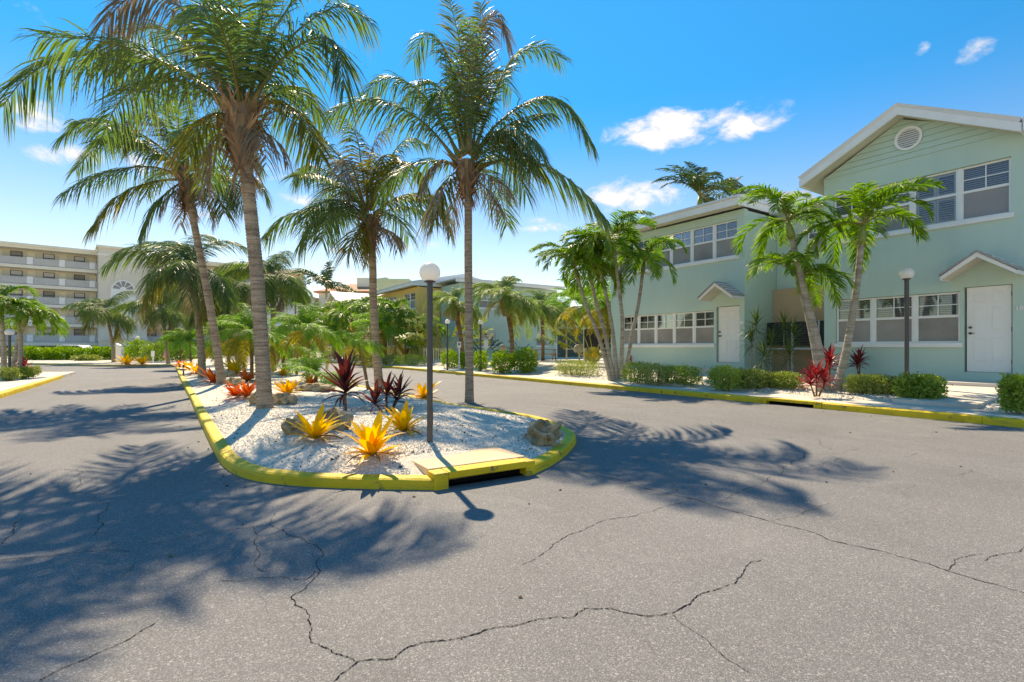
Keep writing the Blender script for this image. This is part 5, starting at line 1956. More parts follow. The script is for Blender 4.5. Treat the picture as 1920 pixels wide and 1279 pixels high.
D_cl = G(1160, 697)[1] - 0.6
xmas_palm(['christmas palm leaning farthest left in the five trunk clump by the mint corner', 'christmas palm second from the left in the five trunk clump by the mint corner',
           'christmas palm in the middle of the five trunk clump by the mint corner', 'tallest christmas palm of the five trunk clump, fourth from the left',
           'christmas palm leaning right across the ground floor windows of the mint condo'], None,
          [[(1146, 695), (1122, 630), (1100, 575), (1083, 520)], [(1151, 696), (1135, 630), (1121, 580), (1108, 525)], [(1157, 697), (1150, 630), (1140, 570), (1126, 508)],
           [(1163, 697), (1167, 610), (1161, 545), (1152, 472)], [(1169, 695), (1187, 620), (1198, 565), (1205, 512)]], D_cl, [1.05, 1.0, 1.05, 1.05, 0.98], 41, n=13)
D_tr = G(1541, 718)[1]
xmas_palm(['short christmas palm with a thick trunk beside the red cordylines', 'christmas palm whose trunk rises behind the short thick one', 'christmas palm leaning right before the windows of the gabled condo'], None,
          [[(1540, 718), (1527, 650), (1512, 580), (1503, 548)], [(1550, 716), (1533, 640), (1512, 560), (1484, 445)], [(1568, 712), (1590, 640), (1606, 540), (1615, 455)]], D_tr, [0.92, 0.92, 1.0], 51, r=0.095, n=12)
D_le = 20.0
xmas_palm(['christmas palm at the left edge of the picture with a broad green crown', 'christmas palm behind the left lamp post, leaning right', 'small christmas palm of the left bed nearest the road'], None,
          [[(8, 700), (6, 640), (2, 590)], [(22, 700), (34, 640), (44, 610)], [(40, 690), (39, 650), (38, 620)]], D_le, [1.05, 0.9, 0.7], 61, r=0.10, n=13)
xmas_palm(['leafy christmas palm before the upper windows of the yellow condo'], None, [[(742, 690), (741, 640), (740, 595)]], 36.5, [1.3], 71, n=15)
xmas_palm(['christmas palm left of the yellow condo windows behind the shaggy coconut trunk'], None, [[(702, 690), (700, 640), (697, 600)]], 40.0, [1.4], 72, n=15)
xmas_palm(['christmas palm near the arched yellow bay far down the street'], None, [[(664, 685), (663, 650), (661, 612)]], 46.0, [1.8], 73, n=16)
xmas_palm(['farthest christmas palm along the right pavement below the white gable'], None, [[(624, 680), (623, 650), (622, 622)]], 53.0, [2.0], 74, n=16)


for i, (px_, D__, top_, sc_, lab) in enumerate(((760, 38.0, 618, 1.0, 'low christmas palm below the upper window of the yellow condo'), (682, 43.0, 590, 1.5, 'christmas palm glimpsed left of the shaggy coconut trunk'), (645, 50.0, 596, 1.7, 'christmas palm before the far white gable'),
                                            (604, 57.0, 606, 1.9, 'christmas palm far down the street left of the white gable'), (806, 36.0, 622, 0.9, 'small christmas palm at the yellow corner behind the lamp post'))):
    xmas_palm([lab], None, [[(px_, 690), (px_, 645), (px_ - 1, top_)]], D__, [sc_], 500 + i, n=15)


def feather_palm(name, label, px0, D, trunk_px, keys, n, scale, seed, r=(0.06, 0.05), boots=0.0, trunk_mat='date_trunk', grp=None):
    global RNG
    RNG = np.random.default_rng(seed)
    b = at(px0, HY, D)
    b.z = z_ground(b.x, b.y)
    pm = thing(name, label, 'palm tree', b, group=grp)
    tp = [Vector((0, 0, -0.04))] + [at(p[0], p[1], D) - b for p in trunk_px]
    link('trunk', trunk_mesh([tuple(v) for v in tp], r[0], r[1], M[trunk_mat], 0.09, 1.3, 0.12), pm)
    if boots:
        tag(link('crown_fibre', fibre_mesh(tuple(tp[-1]), r[1] * 1.15, boots, 60, 0.1, 0.5), pm), kind='stuff')
    crown(pm, tp[-1], keys, n, scale, seed)
    return pm


gd = 'pygmy date palms on the island'
feather_palm('pygmy_date_palm', 'feathery date palm centred between the tallest and the shaggy coconut palms', 577, 17.0, [(578, 660), (576, 622)], ('date', 'date_yel'), 34, 1.2, 81, grp=gd)
feather_palm('pygmy_date_palm', 'bright date palm seen just left of the tallest coconut trunk', 472, 17.5, [(472, 665), (470, 628)], ('date', 'date_yel'), 34, 1.25, 82, grp=gd)
feather_palm('pygmy_date_palm', 'date palm with yellow lower leaves just right of the tallest trunk', 534, 20.0, [(530, 670), (525, 645)], ('date', 'date_yel'), 30, 1.15, 83, grp=gd)
feather_palm('pygmy_date_palm', 'small slanting date palm between the big maroon cordyline and the shaggy palm', 691, 13.2, [(681, 680), (671, 645)], ('date', 'date_yel'), 20, 0.62, 84, (0.035, 0.045), grp=gd)
feather_palm('pygmy_date_palm', 'leafy date palm low behind the leaning coconut trunk', 430, 22.0, [(429, 670), (428, 640)], ('date', 'date_yel'), 32, 1.3, 85, grp=gd)
feather_palm('pygmy_date_palm', 'far date palm on the island left of the leaning trunk', 358, 30.0, [(357, 665), (356, 645)], ('date',), 26, 1.5, 86, grp=gd)
feather_palm('pygmy_date_palm', 'farthest date palm where the island meets the end bed', 338, 36.0, [(338, 665), (338, 650)], ('date',), 24, 1.4, 87, grp=gd)
feather_palm('pygmy_date_palm', 'young trunkless date palm spreading over the gravel behind the big maroon cordyline', 592, 14.6, [(592, 712), (592, 706)], ('date',), 20, 1.0, 88, (0.05, 0.05), grp=gd)
feather_palm('pygmy_date_palm', 'date palm with three stems filling the gap right of the tallest trunk', 556, 23.5, [(558, 665), (560, 640)], ('date', 'date_yel'), 30, 1.2, 94, grp=gd)
gr_ = 'date palms along the right pavement'
feather_palm('weeping_date_palm', 'weeping bright date palm before the yellow condo, right of the shaggy trunk', 722, 36.5, [(722, 660), (722, 622)], ('date', 'date_yel'), 30, 2.6, 89, (0.12, 0.13), 0.5, grp=gr_)
feather_palm('weeping_date_palm', 'bright date palm far along the right pavement below the yellow bay', 628, 49.0, [(628, 665), (628, 632)], ('date',), 30, 3.0, 90, (0.12, 0.12), 0.4, grp=gr_)
gs = 'feather palms in the sand court'
feather_palm('feather_palm', 'feather palm with a rusty boot crown, left of the straight coconut trunk', 869, 29.5, [(865, 640), (859, 605), (854, 572)], ('syl', 'date_yel'), 34, 1.05, 91, (0.11, 0.15), 0.95, grp=gs)
feather_palm('feather_palm', 'widest feather palm in the middle of the sand court', 961, 26.5, [(960, 640), (955, 600), (949, 562)], ('syl', 'date_yel'), 38, 1.3, 92, (0.09, 0.14), 0.9, grp=gs)
feather_palm('feather_palm', 'feather palm behind the picnic table with yellowing lower fronds', 1018, 33.5, [(1018, 640), (1017, 610), (1015, 578)], ('syl', 'date_yel', 'date_yel'), 34, 1.2, 93, (0.10, 0.13), 0.5, grp=gs)


# ------------------------------------------------------------------ low planting
def leaf_blob(c, dims, n, size, rng, boxy=0.5, zmin=0.0):
    """leaves (folded lozenges) through a rounded box; returns arrays"""
    u = rng.normal(0, 1, (n, 3))
    u = nrm(u)
    p = 2 + boxy * 5
    k = (np.abs(u) ** p).sum(1) ** (-1 / p)
    sh = u * k[:, None] * (rng.random(n) ** 0.28)[:, None]
    lump = 1 + (0.10 + 0.12 * (0.75 - boxy)) * np.sin(sh[:, 0] * 7 + dims[0] * 9) * np.sin(sh[:, 1] * 6 + 1) + 0.06 * np.sin(sh[:, 2] * 9 + sh[:, 0] * 5)
    pos = sh * np.array(dims)[None] * (1 + 0.12 * rng.standard_normal(n)[:, None] * (rng.random(n) < 0.25)[:, None]) * 0.5 * lump[:, None] + np.array(c)[None]
    keep = pos[:, 2] > zmin
    pos, u = pos[keep], u[keep]
    n = len(pos)
    d = nrm(u * 0.7 + rng.normal(0, 0.6, (n, 3)) + UP * 0.45)
    s = nrm(np.cross(d, rng.normal(0, 1, (n, 3))))
    ln = size * rng.uniform(0.6, 1.2, n)[:, None]
    nn = np.cross(d, s)
    V = np.stack([pos, pos + d * ln * 0.5 + s * ln * 0.27 + nn * ln * 0.06, pos + d * ln, pos + d * ln * 0.5 - s * ln * 0.27 + nn * ln * 0.06], 1)
    return V.reshape(-1, 3)


def leaves_obj(V, mat, parent, name='foliage'):
    n = len(V) // 4
    b = (np.arange(n) * 4)[:, None]
    f = np.concatenate([b + np.array([[0, 1, 2]]), b + np.array([[0, 2, 3]])], 1).reshape(-1, 3)
    me = bpy.data.meshes.new(name)
    me.from_pydata(V.tolist(), [], f.tolist())
    me.materials.append(mat)
    ul = me.uv_layers.new(name='UVMap')
    li = np.empty(len(me.loops), dtype=np.int32)
    me.loops.foreach_get('vertex_index', li)
    uv = np.array([(0.0, 0), (0.5, 0.5), (1.0, 0), (0.5, 0.5)], dtype=np.float32)[li % 4]
    ul.data.foreach_set('uv', uv.ravel())
    return tag(link(name, me, parent), kind='stuff')


def shrub(name, label, px0, px1, base_py, top_py, mat, n, size, depth=None, cat='shrub', grp=None, boxy=0.5, seed=1, D=None, ground=None):
    rng = np.random.default_rng(seed)
    pxc = (px0 + px1) / 2
    if D is None:
        b, D = G(pxc, base_py)
    else:
        b = at(pxc, HY, D)
        b.z = z_ground(b.x, b.y) if ground is None else ground
    w = (px1 - px0) / F * D
    dp = depth or w * 0.75
    if cat == 'hedge' and ground is None:
        # runs parallel to the facade: real depth across the bed, length between the two sight lines
        dp = min(dp, 0.62)
        xf = b.x + dp * 0.5
        ys = []
        for q in (px0, px1):
            xr = (q - HX) / F
            Dq = xf / (CT * xr + ST)
            ys.append(-ST * xr * Dq + CT * Dq)
        ln = abs(ys[0] - ys[1])
        c = Vector((xf, (ys[0] + ys[1]) / 2, 0))
        c.z = z_ground(c.x, c.y)
        h = max(0.2, z_at(top_py, depth_of(c)) - c.z)
        o = thing(name, label, cat, c, 0, grp)
        leaves_obj(leaf_blob((0, 0, h * 0.5), (dp, ln, h * 1.02), n, size, rng, boxy, 0.02), M[mat], o)
        m = MB()
        for k in range(12):
            e = (rng.uniform(-0.3, 0.3) * dp, rng.uniform(-0.42, 0.42) * ln, h * 0.75)
            m.tube([(e[0] * 0.4, e[1] * 0.8, -0.03), (e[0] * 0.6, e[1] * 0.9, h * 0.35), e], [0.013, 0.010, 0.004], 5)
        tag(m.build('stem', M['date_trunk'], o), kind='stuff')
        return o
    # centre lies half a depth behind the front foot
    v = Vector((ST, CT, 0))
    c = b + v * (dp * 0.45)
    c.z = z_ground(c.x, c.y) if ground is None else ground
    h = max(0.2, z_at(top_py, D + dp * 0.4) - c.z)
    o = thing(name, label, cat, c, -TH, grp)
    leaves_obj(leaf_blob((0, 0, h * 0.5), (w, dp, h * 1.02), n, size, rng, boxy, 0.02), M[mat], o)
    m = MB()
    for k in range(9):
        a = rng.uniform(0, 6.28)
        e = (math.cos(a) * w * 0.32, math.sin(a) * dp * 0.32, h * 0.75)
        m.tube([(e[0] * 0.25, e[1] * 0.25, -0.03), (e[0] * 0.6, e[1] * 0.6, h * 0.35), e], [0.013, 0.010, 0.004], 5)
    tag(m.build('stem', M['date_trunk'], o), kind='stuff')
    return o


gh = 'clipped hedges in front of the mint condos'
shrub('hedge', 'low hedge left half below the three windows of the gabled condo', 1590, 1684, 741, 706, 'hedge_pale', 5200, 0.062, 0.9, 'hedge', gh, 0.5, 101)
shrub('hedge', 'low hedge right half at the foot of the right lamp post', 1684, 1766, 744, 706, 'hedge', 5200, 0.062, 0.9, 'hedge', gh, 0.5, 102)
shrub('hedge', 'rounded hedge cut by the right picture edge beside the door walk', 1878, 1940, 748, 708, 'hedge', 5200, 0.055, 0.9, 'hedge', gh, 0.4, 103)
shrub('hedge', 'pale variegated hedge right of the far white door, its right end', 1432, 1500, 728, 700, 'hedge_pale', 3600, 0.065, 0.9, 'hedge', gh, 0.4, 104)
shrub('hedge', 'pale variegated hedge right of the far white door, its middle', 1376, 1436, 722, 695, 'hedge_pale', 3600, 0.065, 0.9, 'hedge', gh, 0.4, 105)
shrub('hedge', 'dark green hedge directly below the far white door', 1334, 1380, 716, 689, 'hedge', 3200, 0.06, 0.9, 'hedge', gh, 0.4, 106)
shrub('hedge', 'boxy dark hedge below the five windows, left of the far door', 1240, 1309, 713, 688, 'hedge', 4200, 0.06, 1.0, 'hedge', gh, 0.75, 107)
shrub('hedge', 'small pale hedge between the palm clump and the boxy hedge', 1208, 1246, 708, 683, 'hedge_pale', 2000, 0.06, 0.8, 'hedge', gh, 0.5, 108)
shrub('hedge', 'small dark hedge right at the foot of the five trunk palm clump', 1174, 1216, 704, 681, 'hedge', 2400, 0.06, 0.8, 'hedge', gh, 0.6, 109)
shrub('hedge', 'clipped pale box hedge left of the five trunk palm clump', 1048, 1118, 702, 677, 'hedge_pale', 4200, 0.055, 0.9, 'hedge', gh, 0.85, 110)
gc_ = 'bright clusia shrubs in the sand court'
shrub('clusia_shrub', 'bright green shrub under the widest feather palm, left one of the pair', 922, 962, 690, 660, 'clusia', 1500, 0.12, 0.9, 'shrub', gc_, 0.2, 111)
shrub('clusia_shrub', 'bright green shrub under the widest feather palm, right one of the pair', 962, 1007, 689, 655, 'clusia', 1900, 0.12, 1.0, 'shrub', gc_, 0.2, 112)
shrub('clusia_shrub', 'bright green shrub at the foot of the small court lamp beside the signs', 826, 858, 689, 660, 'clusia', 1200, 0.12, 0.9, 'shrub', gc_, 0.2, 113)
shrub('clusia_shrub', 'bright green shrub half hidden by the straight coconut trunk, its left side', 855, 876, 687, 663, 'clusia', 900, 0.12, 0.8, 'shrub', gc_, 0.2, 114)
shrub('clusia_shrub', 'bright green shrub right of the straight coconut trunk by the dark lamp pole', 886, 913, 685, 660, 'clusia', 1000, 0.12, 0.8, 'shrub', gc_, 0.2, 115)
gy = 'low shrubs before the yellow condos'
for i, (a, b_, lab) in enumerate(((738, 800, 'dark low hedge below the right window of the yellow condo'), (700, 744, 'mottled low shrub before the yellow condo beside the shaggy trunk'), (655, 700, 'low green shrub far along the yellow condo front'))):
    shrub('low_shrub', lab, a, b_, 685, 667, 'hedge' if i != 1 else 'hedge_pale', 1500, 0.1, 1.2, 'shrub', gy, 0.6, 120 + i)
gl = 'shrubs of the left bed'
shrub('shrub', 'round dark shrub beside the red plant in the left bed', 22, 42, 710, 690, 'hedge', 1800, 0.06, 0.6, 'shrub', gl, 0.3, 131, D=18.5)
shrub('shrub', 'pale flowering shrub at the lower left edge', -12, 15, 716, 690, 'hedge_pale', 1800, 0.06, 0.6, 'shrub', gl, 0.3, 132, D=17.5)
shrub('shrub', 'light shrub right of the red plant in the left bed', 40, 58, 702, 688, 'hedge_pale', 1400, 0.06, 0.6, 'shrub', gl, 0.3, 133, D=20.5)
gf = 'tall hedge before the apartment block'
for i in range(6):
    a = 12 + i * 36
    shrub('tall_hedge', ['tall green hedge before the apartment block, %s section from the left' % w_ for w_ in ('first', 'second', 'third', 'fourth', 'fifth', 'sixth')][i], a, a + 40, 680, 652 + (i % 2) * 3, 'clusia', 1700, 0.22, 2.0, 'hedge', gf, 0.6, 140 + i, D=46 + i * 0.3, ground=0.12)
for i, (px_, tp_, D__, mt_, lab) in enumerate(((248, 640, 43, 'clusia', 'green shrub right of the tower palm on the far bed'), (278, 646, 42, 'hedge', 'dark green shrub behind the white sign post on the far bed'), (300, 640, 45, 'clusia', 'tall light shrub behind the pink ornament'),
                                           (332, 645, 43, 'hedge', 'dark shrub behind the far corner of the island'), (360, 640, 47, 'clusia', 'leafy shrub mass behind the far date palms'), (395, 640, 50, 'clusia', 'leafy shrub mass right of the far date palms'), (150, 668, 44, 'hedge_pale', 'silvery shrub before the tall hedge'))):
    shrub('shrub', lab, px_ - 20, px_ + 20, 684, tp_, mt_, 1300, 0.2, 1.6, 'shrub', 'shrubs on the far bed', 0.2, 160 + i, D=D__, ground=0.12)


# ---- bromeliads: strap leaves, each a part
def strap_leaf(name, mat, L=1.0, w=0.15, bend=55, tip=0.25, segs=7, peak=0.4, channel=0.22):
    m = MB()
    vs, uv, fs = [], [], []
    x = z = 0.0
    for i in range(segs + 1):
        t = i / segs
        a = R(-bend * t ** 1.6)
        if i:
            x += math.cos(a) * L / segs
            z += math.sin(a) * L / segs
        ww = w * 0.5 * ((0.62 + 0.38 * min(1, t / peak)) if t < peak else max(0.02, (1 - ((t - peak) / (1 - peak)) ** (1.0 / tip * 0.55))))
        for j, sgn in enumerate((-1, 0, 1)):
            vs.append((x, sgn * ww, z - (channel * ww if sgn == 0 else 0)))
            uv.append((t, j * 0.5))
    for i in range(segs):
        for j in range(2):
            k = i * 3 + j
            fs.append((k, k + 3, k + 4, k + 1))
    m.add(vs, fs, uv)
    return m.mesh(name, mat, True)


BROM = {k: [strap_leaf('leaf', M[k], 1.0, w_, bd, tp_) for (w_, bd, tp_) in ((0.19, 36, 0.25), (0.17, 55, 0.3), (0.20, 22, 0.22))] for k in ('brom_y', 'brom_o', 'brom_d')}


def bromeliad(label, px, py, size, kind, seed, n=30, grp='bromeliads on the white gravel', tilt=0.0, b=None):
    r = random.Random(seed)
    if b is None:
        b, D = G(px, py)
    o = thing('bromeliad', label, 'bromeliad', b, r.uniform(0, 6.28), grp)
    for k in range(n):
        f = k / n
        el = R(84 - 66 * f ** 0.85 + r.uniform(-9, 9))
        me = BROM[kind][k % 3]
        lf = link('leaf', me, o)
        az = k * 2.39996 + r.uniform(-0.35, 0.35)
        lf.location = (math.cos(az) * 0.035 * size, math.sin(az) * 0.035 * size, 0.02 + 0.02 * (1 - f))
        lf.rotation_euler = (r.uniform(-0.3, 0.3), -el, az)
        s = size * r.uniform(0.72, 1.12) * (0.75 + 0.35 * math.sin(math.pi * min(1, f * 1.15)))
        lf.scale = (s, s * r.uniform(0.8, 1.1), s)
    for k in range(5):        # withered outer leaves on the gravel
        lf = link('dry_leaf', BROM['brom_d'][k % 3], o)
        az = k * 1.3 + r.uniform(-0.4, 0.4)
        lf.location = (math.cos(az) * 0.03, math.sin(az) * 0.03, 0.05)
        lf.rotation_euler = (r.uniform(-0.6, 0.6), -R(r.uniform(0, 14)), az)
        s = size * r.uniform(0.6, 0.95)
        lf.scale = (s, s * 0.6, s)
    return o


bromeliad('yellow bromeliad in front of the long brown rock', 590, 826, 0.44, 'brom_y', 1)
bromeliad('yellow bromeliad nearest the camera, left of the drain lid', 698, 852, 0.44, 'brom_y', 2)
bromeliad('yellow bromeliad immediately left of the front lamp post', 757, 812, 0.40, 'brom_y', 3)
bromeliad('golden orange bromeliad behind the front lamp post near the right kerb', 796, 748, 0.52, 'brom_y', 4)
bromeliad('clear yellow bromeliad just right of the tallest trunk, above the split rock', 540, 742, 0.46, 'brom_y', 5)
bromeliad('orange bromeliad left of the tallest trunk, the larger front one', 462, 746, 0.50, 'brom_o', 6)
bromeliad('red orange bromeliad touching the larger one left of the tallest trunk', 441, 745, 0.40, 'brom_o', 16)
bromeliad('orange bromeliad behind the pair left of the tallest trunk', 462, 715, 0.50, 'brom_o', 7)
bromeliad('red orange bromeliad at the foot of the leaning trunk on its left', 402, 719, 0.62, 'brom_o', 8)
bromeliad('golden bromeliad left of the second left trunk', 369, 702, 0.62, 'brom_y', 9)
bromeliad('yellow bromeliad farther left behind the small dark stake', 352, 694, 0.62, 'brom_y', 10)
bromeliad('small red bromeliad at the far end of the island by its left kerb', 337, 689, 0.55, 'brom_o', 17)
bromeliad('red bromeliad under the young trunkless date palm', 583, 724, 0.40, 'brom_o', 11)
bromeliad('yellow bromeliad glimpsed between the date palm stems', 531, 704, 0.42, 'brom_y', 12)
bromeliad('yellow bromeliad with arching leaves behind the leaning trunk', 442, 701, 0.75, 'brom_y', 13)
bromeliad('bright yellow bromeliad on the far bed right of the tower palm', 237, 684, 0.85, 'brom_y', 14)
bromeliad('golden bromeliad on the far bed left of the white sign post', 266, 684, 0.75, 'brom_y', 15)


# ---- cordylines
LEAF_TI = {k: [strap_leaf('leaf', M[k], 1.0, w_, bd, 0.42, 7, 0.42, 0.5) for (w_, bd) in ((0.17, 30), (0.15, 60), (0.18, 12))] for k in ('ti_dark', 'ti_red')}


def cordyline(name, label, px, py, kind, heads, size, seed, n=26, D=None, grp=None, droop_low=True):
    r = random.Random(seed)
    if D is None:
        b, D = G(px, py)
    else:
        b = at(px, HY, D)
        b.z = z_ground(b.x, b.y)
    o = thing(name, label, 'plant', b, 0, grp)
    for (dx, dy, h) in heads:
        top = (dx, dy, h)
        lathe_path([(dx * 0.3, dy * 0.3, -0.03), (dx * 0.7, dy * 0.7, h * 0.5), top], [0.022, 0.018, 0.014], 'stem', M['date_trunk'], o, 7)
        for k in range(n):
            f = k / n
            el = R(86 - 92 * f ** 1.1 + r.uniform(-8, 8))
            az = k * 2.39996 + r.uniform(-0.4, 0.4)
            lf = link('leaf', LEAF_TI[kind][k % 3 if f < 0.7 else 1], o)
            lf.location = (dx, dy, h + 0.10 * size * (1 - f) - 0.12 * size * f)
            lf.rotation_euler = (r.uniform(-0.3, 0.3), -el, az)
            s = size * r.uniform(0.8, 1.1) * (1.0 - 0.25 * f)
            lf.scale = (s, s * r.uniform(0.75, 1.0) * (0.75 if f > 0.7 else 1.0), s)
    return o


cordyline('maroon_cordyline', 'large dark maroon cordyline fanning up at the middle of the island', 648, 770, 'ti_dark', [(0, 0, 0.34)], 0.70, 5, 34, grp='maroon cordylines on the island')
cordyline('maroon_cordyline', 'smaller dark maroon cordyline with several stems left of the lamp post', 725, 772, 'ti_dark', [(0, 0, 0.30), (0.2, 0.05, 0.2), (-0.2, 0.0, 0.16), (0.3, 0.15, 0.28)], 0.42, 6, 22, grp='maroon cordylines on the island')
cordyline('red_cordyline', 'crimson cordyline in front of the short thick palm trunk', 1531, 722, 'ti_red', [(0, 0, 0.42), (-0.18, 0.05, 0.28), (0.16, -0.1, 0.3)], 0.46, 7, 26, grp='red cordylines in the beds')
cordyline('red_cordyline', 'crimson cordyline between the short palm and the leaning palm', 1556, 716, 'ti_red', [(0, 0, 0.66), (0.18, 0.1, 0.5), (-0.1, 0.2, 0.45)], 0.48, 8, 26, grp='red cordylines in the beds')
cordyline('red_cordyline', 'crimson cordyline behind the low hedge under the gabled condo windows', 1612, 716, 'ti_red', [(0, 0, 0.50), (0.1, 0.1, 0.4)], 0.44, 9, 26, D=13.9, grp='red cordylines in the beds')
cordyline('red_cordyline', 'small dark cordyline against the mint wall right of the palm clump', 1183, 690, 'ti_dark', [(0, 0, 0.35)], 0.33, 10, 14, D=19.8, grp='red cordylines in the beds')
cordyline('red_cordyline', 'crimson cordyline in the left bed beside the round shrub', 46, 700, 'ti_red', [(0, 0, 0.35)], 0.5, 11, 20, D=20.0, grp='red cordylines in the beds')
cordyline('red_cordyline', 'small red plant below the right window of the yellow condo', 763, 680, 'ti_red', [(0, 0, 0.5)], 0.6, 12, 16, D=37.5, grp='red cordylines in the beds')


# ---- dracaenas in the recess
def dracaena(label, px, py_top, D, seed, nst=1, size=0.58):
    r = random.Random(seed)
    b = at(px, HY, D)
    b.z = z_ground(b.x, b.y)
    o = thing('dracaena', label, 'plant', b, 0, 'dracaenas beside the recess')
    h = z_at(py_top, D) - b.z
    stem = lathe_path([(0, 0, -0.03), (r.uniform(-0.05, 0.05), 0.02, h * 0.5), (0, 0, h)], [0.022, 0.018, 0.014], 'stem', M['xmas_trunk'], o, 7)
    for k in range(46):
        f = k / 46
        el = R(85 - 110 * f + r.uniform(-10, 10))
        az = k * 2.39996 + r.uniform(-0.3, 0.3)
        lf = link('leaf', DRAC[k % 2], o)
        lf.location = (0, 0, h + 0.1 - 0.28 * f)
        lf.rotation_euler = (r.uniform(-0.3, 0.3), -el, az)
        s = size * r.uniform(0.8, 1.1)
        lf.scale = (s, s, s)


DRAC = [strap_leaf('leaf', M['drac'], 1.0, 0.055, bd, 0.35, 5, 0.35, 0.3) for bd in (15, 45)]
for i, (px_, tp_, D__, lab) in enumerate(((1418, 610, 15.6, 'tallest dracaena nearest the mint corner'), (1447, 645, 15.4, 'dracaena second from the mint corner, middle height'), (1470, 615, 15.6, 'tall pale stemmed dracaena before the black screen'),
                                          (1489, 630, 15.4, 'slender dracaena right of the pale stemmed one'), (1409, 640, 15.9, 'short dracaena against the mint side wall'), (1432, 668, 15.2, 'lowest dracaena behind the pale hedge'), (1480, 665, 15.2, 'low dracaena right behind the pale hedge'))):
    dracaena(lab, px_, tp_, D__, 200 + i)


# ---- traveller palms with paddle leaves
def paddle_plant(name, label, px, D, n, h, seed, mat='trav', spread=0.9, az0=0.0, pet='petiole', fan=True):
    global RNG
    RNG = np.random.default_rng(seed)
    b = at(px, HY, D)
    b.z = z_ground(b.x, b.y)
    o = thing(name, label, 'plant', b, 0)
    for k in range(n):
        f = (k + 0.5) / n * 2 - 1
        az = (az0 if f > 0 else az0 + math.pi) if fan else k * 2.4
        el = R(88 - abs(f) * 50 * spread) if fan else R(RNG.uniform(55, 85))
        L = h * RNG.uniform(0.85, 1.1)
        P, _ = resample(bend_path(az, el, L, R(35 + 20 * abs(f)), lat=RNG.uniform(-0.3, 0.3)), 14)
        m = MB()
        m.tube(P[:9].tolist(), np.linspace(0.03, 0.014, 9).tolist(), 6)
        st = m.build('leaf_stalk', M[pet], o)
        hd = np.array([math.cos(az), math.sin(az), 0])
        S = np.cross(hd, UP)
        S = S * math.cos(RNG.uniform(-0.8, 0.8)) + UP * 0.2
        m = MB()
        q = P[6:]
        nq = len(q)
        # blade torn into strips: each strip its own lozenge
        for i in range(nq - 1):
            for sg in (-1, 1):
                for j in range(3):
                    t0, t1 = (i + j / 3) / (nq - 1), (i + j / 3 + 0.30) / (nq - 1)
                    a = q[i] * (1 - j / 3) + q[i + 1] * (j / 3)
                    c = q[i] * (1 - j / 3 - 0.30) + q[i + 1] * (j / 3 + 0.30)
                    w0 = h * 0.21 * math.sin(math.pi * min(0.98, 0.12 + 0.86 * t0)) ** 0.6
                    d = S * sg * w0 + (q[-1] - q[0]) * 0.10 + np.array([0, 0, RNG.uniform(-0.12, 0.04) * h * 0.5])
                    m.add([a, c, c + d * RNG.uniform(0.9, 1.05), a + d], [(0, 1, 2, 3)], [(0, t0), (0, t1), (1, t1), (1, t0)])
        tag(m.build('leaf_blade', M[mat], o), kind='stuff')
    return o


paddle_plant('traveller_palm', 'yellow green fan of paddle leaves left of the five trunk palm clump', 1112, 24.0, 9, 3.2, 301, az0=-TH, pet='petiole')
paddle_plant('traveller_palm', 'traveller palm fan behind the small court lamp by the yellow corner', 838, 33.0, 10, 3.6, 302, az0=-TH)
for i, (px_, D__, top_, lab) in enumerate(((1140, 24.5, 548, 'yellow green areca palm dense behind the five trunk clump'), (1098, 30.0, 545, 'areca palm left behind the five trunk clump'), (1062, 36.0, 560, 'areca palm before the breezeway of the court condo'))):
    feather_palm('areca_palm', lab, px_, D__, [(px_, 640), (px_ - 3, top_ + 30)], ('date', 'date_yel', 'date_yel'), 30, 2.0, 400 + i, (0.06, 0.05), 0.0, 'xmas_trunk', 'areca palms round the court')
paddle_plant('bird_of_paradise', 'dark bird of paradise plant below the mint court window behind the white sign', 908, 35.0, 8, 1.7, 303, 'royal', 0.8, -TH)
paddle_plant('bird_of_paradise', 'dark paddle leaf plant at the mint wall behind the right clusia', 975, 37.0, 7, 1.5, 304, 'royal', 0.9, -TH)
paddle_plant('croton', 'yellow leafed plant at the foot of the paddle leaf fan', 1112, 22.8, 9, 0.95, 305, 'date_yel', 1.0, 0, fan=False)


# ------------------------------------------------------------------ rocks
def rock(label, px, py, w, h, d, seed, rz=0.0, sink=0.25, lumps=1.0):
    rng = np.random.default_rng(seed)
    b, D = G(px, py)
    import bmesh
    bm = bmesh.new()
    bmesh.ops.create_icosphere(bm, subdivisions=4, radius=1.0)
    ph = rng.uniform(0, 6.28, (9, 3))
    fr = rng.uniform(1.2, 9.0, (9, 3))
    am = 0.24 * lumps / (1 + np.arange(9) * 0.32)
    for v in bm.verts:
        p = np.array(v.co)
        k = 1.0
        for i in range(9):
            k += am[i] * math.sin(p[0] * fr[i, 0] + ph[i, 0]) * math.sin(p[1] * fr[i, 1] + ph[i, 1]) * math.cos(p[2] * fr[i, 2] + ph[i, 2])
        k *= 1 - 0.18 * max(0, abs(p[2]) - 0.55)
        q = p * k
        v.co = (q[0] * w / 2, q[1] * d / 2, q[2] * h / 2 + h * (0.5 - sink))
    me = bpy.data.meshes.new('rock')
    bm.to_mesh(me)
    bm.free()
    me.materials.append(M['rock'])
    me.polygons.foreach_set('use_smooth', [True] * len(me.polygons))
    o = link('rock', me)
    o.location = b
    o.rotation_euler = (0, 0, -TH + rz)
    return tag(o, label, 'rock', 'rocks on the island')


